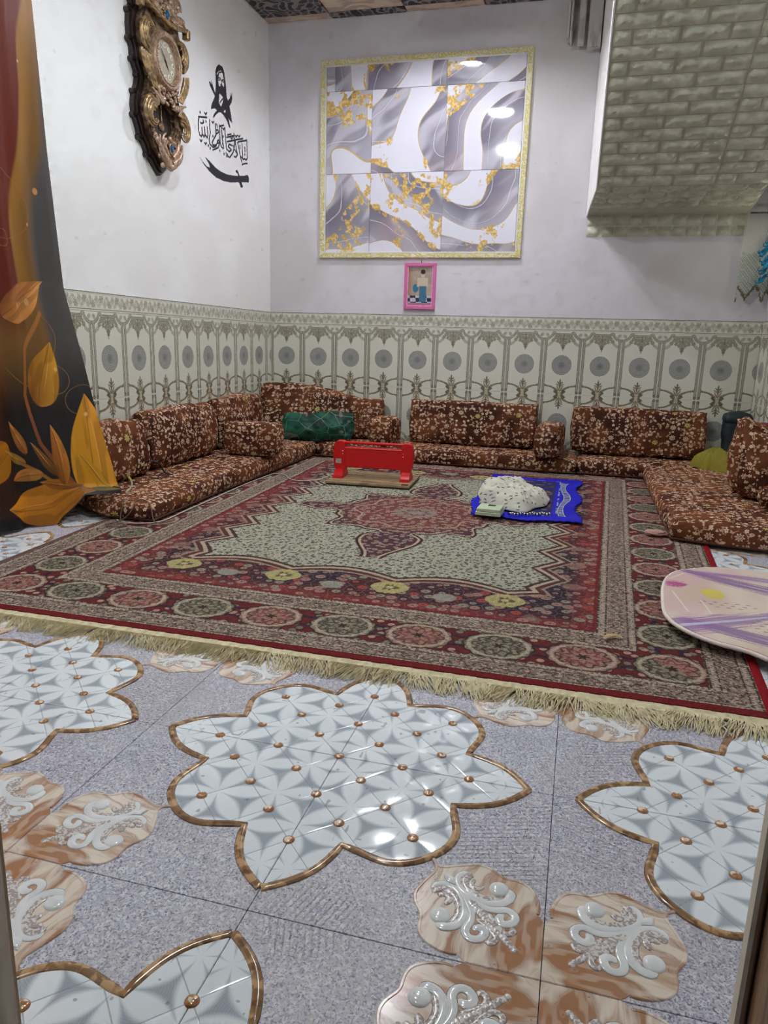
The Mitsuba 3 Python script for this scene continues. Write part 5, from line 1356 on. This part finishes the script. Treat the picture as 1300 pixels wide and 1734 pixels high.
bump("m_frame_gold_b", "m_frame_gold", lambda p, n, uv: noise(p.x * 120 + p.z * 30, p.z * 120, 1.0), .006)
mat("m_frame_white", base_color=(216, 216, 208), roughness=.35)
mp = thing("framed_marble_panel", "large square panel of glossy grey, white and gold marble tiles in a pale gold frame", "wall panel")
put(mp + "__backing", mikit.ply(box(PX0 + .04, PX1 - .04, -.002, .008, PZ0 + .04, PZ1 - .04), "m_grout"))
colx = [PX0 + .050, .570, .899, 1.510, PX1 - .050]
rows = [PZ0 + .045, 2.312, 2.934, PZ1 - .045]
r_ = np.random.default_rng(18)
for j in range(3):
    cx = [colx[0], .899, 1.510, colx[4]] if j < 2 else [colx[0], .575, 1.38, colx[4]]
    if j == 2: cx = [colx[0], .585, 1.50, colx[4]]
    for i in range(len(cx) - 1):
        m = box(cx[i] + .0012, cx[i + 1] - .0012, -.012, -.002, rows[j] + .0012, rows[j + 1] - .0012, .001)
        ox, oy = r_.uniform(0, 30, 2); fl_ = -1 if (j == 0 and i == 1) else 1
        uv = np.stack([fl_ * m.vertices[:, 0] + ox, m.vertices[:, 2] + oy], 1)
        put(mp + "__marble_tile", mikit.ply(m, "m_mural", uv=uv))
def mitred(x0, x1, z0, z1, w, y0, y1):
    out_ = sbox(x0, z0, x1, z1); res = []
    for poly in (Polygon([(x0, z0), (x1, z0), (x1 - w, z0 + w), (x0 + w, z0 + w)]), Polygon([(x0, z1), (x1, z1), (x1 - w, z1 - w), (x0 + w, z1 - w)]), Polygon([(x0, z0), (x0 + w, z0 + w), (x0 + w, z1 - w), (x0, z1)]), Polygon([(x1, z0), (x1 - w, z0 + w), (x1 - w, z1 - w), (x1, z1)])):
        m = cat([prism(poly, y1 - y0 - .004, Mxy((0, y1, 0), (1, 0, 0), (0, 0, 1), (0, -1, 0))), prism(poly.buffer(-.0035), y1 - y0, Mxy((0, y1, 0), (1, 0, 0), (0, 0, 1), (0, -1, 0)))])
        m.fix_normals(); res.append(m)
    return res
for m in mitred(PX0, PX1, PZ0, PZ1, .036, -.026, .006): put(mp + "__frame_moulding", mikit.ply(m, "m_frame_gold_b"))
for m in mitred(PX0 + .036, PX1 - .036, PZ0 + .036, PZ1 - .036, .012, -.020, .004): put(mp + "__inner_moulding", mikit.ply(m, "m_frame_white"))

# ================================================================== PINK PHOTO FRAME
mat("m_pink", base_color=(206, 108, 160), roughness=.35, specular=.5)
mat("m_pink_light", base_color=(228, 170, 204), roughness=.35)
FX0, FX1, FZ0, FZ1 = 1.216, 1.482, 1.242, 1.612
pf = thing("photo_frame", "small pink photo frame with a picture of a standing child, under the marble panel", "picture frame")
for m in mitred(FX0, FX1, FZ0, FZ1, .026, -.028, .006): put(pf + "__frame_moulding", mikit.ply(m, "m_pink"))
for m in mitred(FX0 + .026, FX1 - .026, FZ0 + .026, FZ1 - .026, .006, -.022, .004): put(pf + "__inner_edge", mikit.ply(m, "m_pink_light"))
def photo_fn(p, n, uv):
    x, y = (p.x - 1.349) / .101, (p.z - 1.427) / .153                   # -1...1
    c = mix(L3(186, 168, 148), L3(150, 134, 124), fbm(p.x * 30, p.z * 30, 1.0, 3))
    c = mix(c, L3(160, 116, 96), smoothstep(-.55, -.95, x) * .8)
    c = mix(c, L3(176, 180, 188), line(-y, .45, .05) * smoothstep(-.4, -.6, y))
    ck_ = fr((x + y * .2) * 1.05 + dr.floor((y + 1) * 5) * .5) < .5
    c = dr.select(y < -.48, dr.select(ck_, mi.Color3f(L3(34, 34, 66)), mi.Color3f(L3(190, 186, 196))), c)
    c = dr.select(y < -.86, mi.Color3f(L3(168, 110, 134)), c)
    c = mix(c, L3(44, 112, 140), line(hyp((x + .38) / .24, (y + .10) / .22), 1.0, .1))
    body = MAX(ABS(x - .20) / .46, ABS(y - .22) / .24)
    c = mix(c, L3(200, 184, 162), line(body, 1.0, .1))
    leg = MAX(ABS(x - .24) / .30, ABS(y + .40) / .42)
    c = mix(c, mix(L3(74, 120, 150), L3(52, 98, 128), fbm(p.x * 60, p.z * 30, 2.0, 2)), line(leg, 1.0, .06))
    c = mix(c, L3(206, 180, 170), line(hyp((x - .22) / .16, (y - .62) / .16), 1.0, .1)); c = mix(c, L3(48, 36, 34), line(hyp((x - .22) / .20, (y - .76) / .13), 1.0, .1))
    return c
mat("m_photo", base_color=proc(photo_fn), roughness=.12, specular=.5)
put(pf + "__photograph", mikit.ply(box(FX0 + .030, FX1 - .030, -.006, .004, FZ0 + .030, FZ1 - .030), "m_photo"))
t = thing("nail", "small bent nail above the pink photo frame", "nail")
put(t + "__shaft", mikit.ply(tube(spline([(1.352, .008, 1.618), (1.354, -.012, 1.622), (1.360, -.020, 1.634)], 12), .0025, 8), "m_dark_gap", smooth=60))

# ================================================================== BEAD CURTAIN AND BLUE FEATHERS BY THE STAIRS
mat("m_bead_clear", base_color=(222, 226, 210), roughness=.1, specular=.7)
mat("m_bead_green", base_color=(86, 128, 66), roughness=.15, specular=.6)
mat("m_bead_olive", base_color=(96, 96, 66), roughness=.2, specular=.6)
bs = thing("bead_curtain", "hanging curtain of clear and green glass beads beside the stairs, right edge", "bead curtain")
ico = trimesh.creation.icosphere(0, 1.0)
cl, gr, ol2, thr = [], [], [], []
NS = 26
for k in range(NS):
    x = 3.772 + k * .0088; yb = -.075
    zt = 1.905 - .02 * (k < 3)
    zb = 1.335 + .045 * abs(((k / 7.0) % 2) - 1) * 2 + .03 * math.sin(k * .9) * (k > 16)
    if k == 0: zb = 1.325
    n_ = int((zt - zb) / .0098)
    for j in range(n_):
        z = zt - j * .0098
        fr_ = (zt - z) / (zt - zb)
        m = ico.copy(); m.apply_scale(.0037 if fr_ < .93 else .0066); m.apply_translation((x, yb + .002 * math.sin(j * .7 + k), z))
        (ol2 if fr_ > .93 else gr if fr_ > .42 and ((j * 7 + k * 3) % 5 < 1 + 3 * (fr_ - .42)) else cl).append(m)
    thr.append(tube([(x, yb, zt + .045), (x, yb, zb)], .0009, 3, False))
put(bs + "__clear_bead", mikit.ply(cat(cl), "m_bead_clear", smooth=True), kind="stuff"); put(bs + "__green_bead", mikit.ply(cat(gr), "m_bead_green", smooth=True), kind="stuff")
put(bs + "__end_bead", mikit.ply(cat(ol2), "m_bead_olive", smooth=True), kind="stuff"); put(bs + "__thread", mikit.ply(cat(thr), "m_bead_clear"), kind="stuff")
put(bs + "__rail", mikit.ply(tube([(3.796, -.075, 1.955), (3.99, -.075, 1.955)], .006, 8), "m_rod", smooth=60))
mat("m_blue_feather", base_color=proc(lambda p, n, uv: mix(L3(10, 100, 140), L3(20, 140, 176), noise(p.x * 60, p.y * 60, p.z * 60))), roughness=.5, sheen=.5)
mat("m_teal_tip", base_color=(40, 104, 96), roughness=.5)
ff = thing("feather_spray", "spray of curled turquoise blue feathers hanging in front of the bead curtain", "feathers")
r_ = np.random.default_rng(21)
put(ff + "__stalk", mikit.ply(tube([(3.985, -.16, 1.86), (3.965, -.16, 1.45)], .004, 6), "m_teal_tip", smooth=60))
for k in range(16):
    z = 1.80 - k * .021; s = -1 if k % 3 else 1
    L = r_.uniform(.06, .10)
    a = [(3.972, -.16, z), (3.972 + s * L * .5, -.16 + r_.normal(0, .02), z - .012), (3.972 + s * L * .85, -.16 + r_.normal(0, .02), z - .045), (3.972 + s * L, -.165, z - .040), (3.972 + s * L * .98, -.165, z - .022)]
    if s > 0: a = [(min(b[0], 3.992), b[1], b[2]) for b in a]
    q = spline(a, 18); kk = put(ff + "__feather", mikit.ply(tube(q, .016 * np.sin(np.linspace(.25, 2.9, 18)) ** 1.3 + .002, 8, True, .35), "m_blue_feather", smooth=60))

# ================================================================== SCRAPS ON THE FLOOR
mat("m_scrap", base_color=(176, 150, 108), roughness=.8)
t = thing("leaf_scrap", "small curled tan scrap lying on the near right border of the rug", "scrap")
put(t + "__leaf", mikit.ply(tube(spline([(2.865, -3.79, .021), (2.885, -3.76, .026), (2.905, -3.75, .024), (2.925, -3.765, .021)], 14), .010 * np.sin(np.linspace(.3, 2.9, 14)) + .001, 8, True, .35), "m_scrap", smooth=60))
mat("m_tissue", base_color=(178, 140, 126), roughness=.8)
c_ = trimesh.creation.icosphere(3, 1.0); v = c_.vertices; v = v * [.055, .035, .016] * (1 + .7 * (meshkit.fbm(v * 3, 3, 4) - .5))[:, None]; c_.vertices = v + [3.165, -2.24, .032]
t = thing("crumpled_wrapper", "small crumpled pinkish wrapper lying beside the right mattress on the rug", "wrapper"); put(t + "__paper", mikit.ply(c_, "m_tissue", smooth=50))
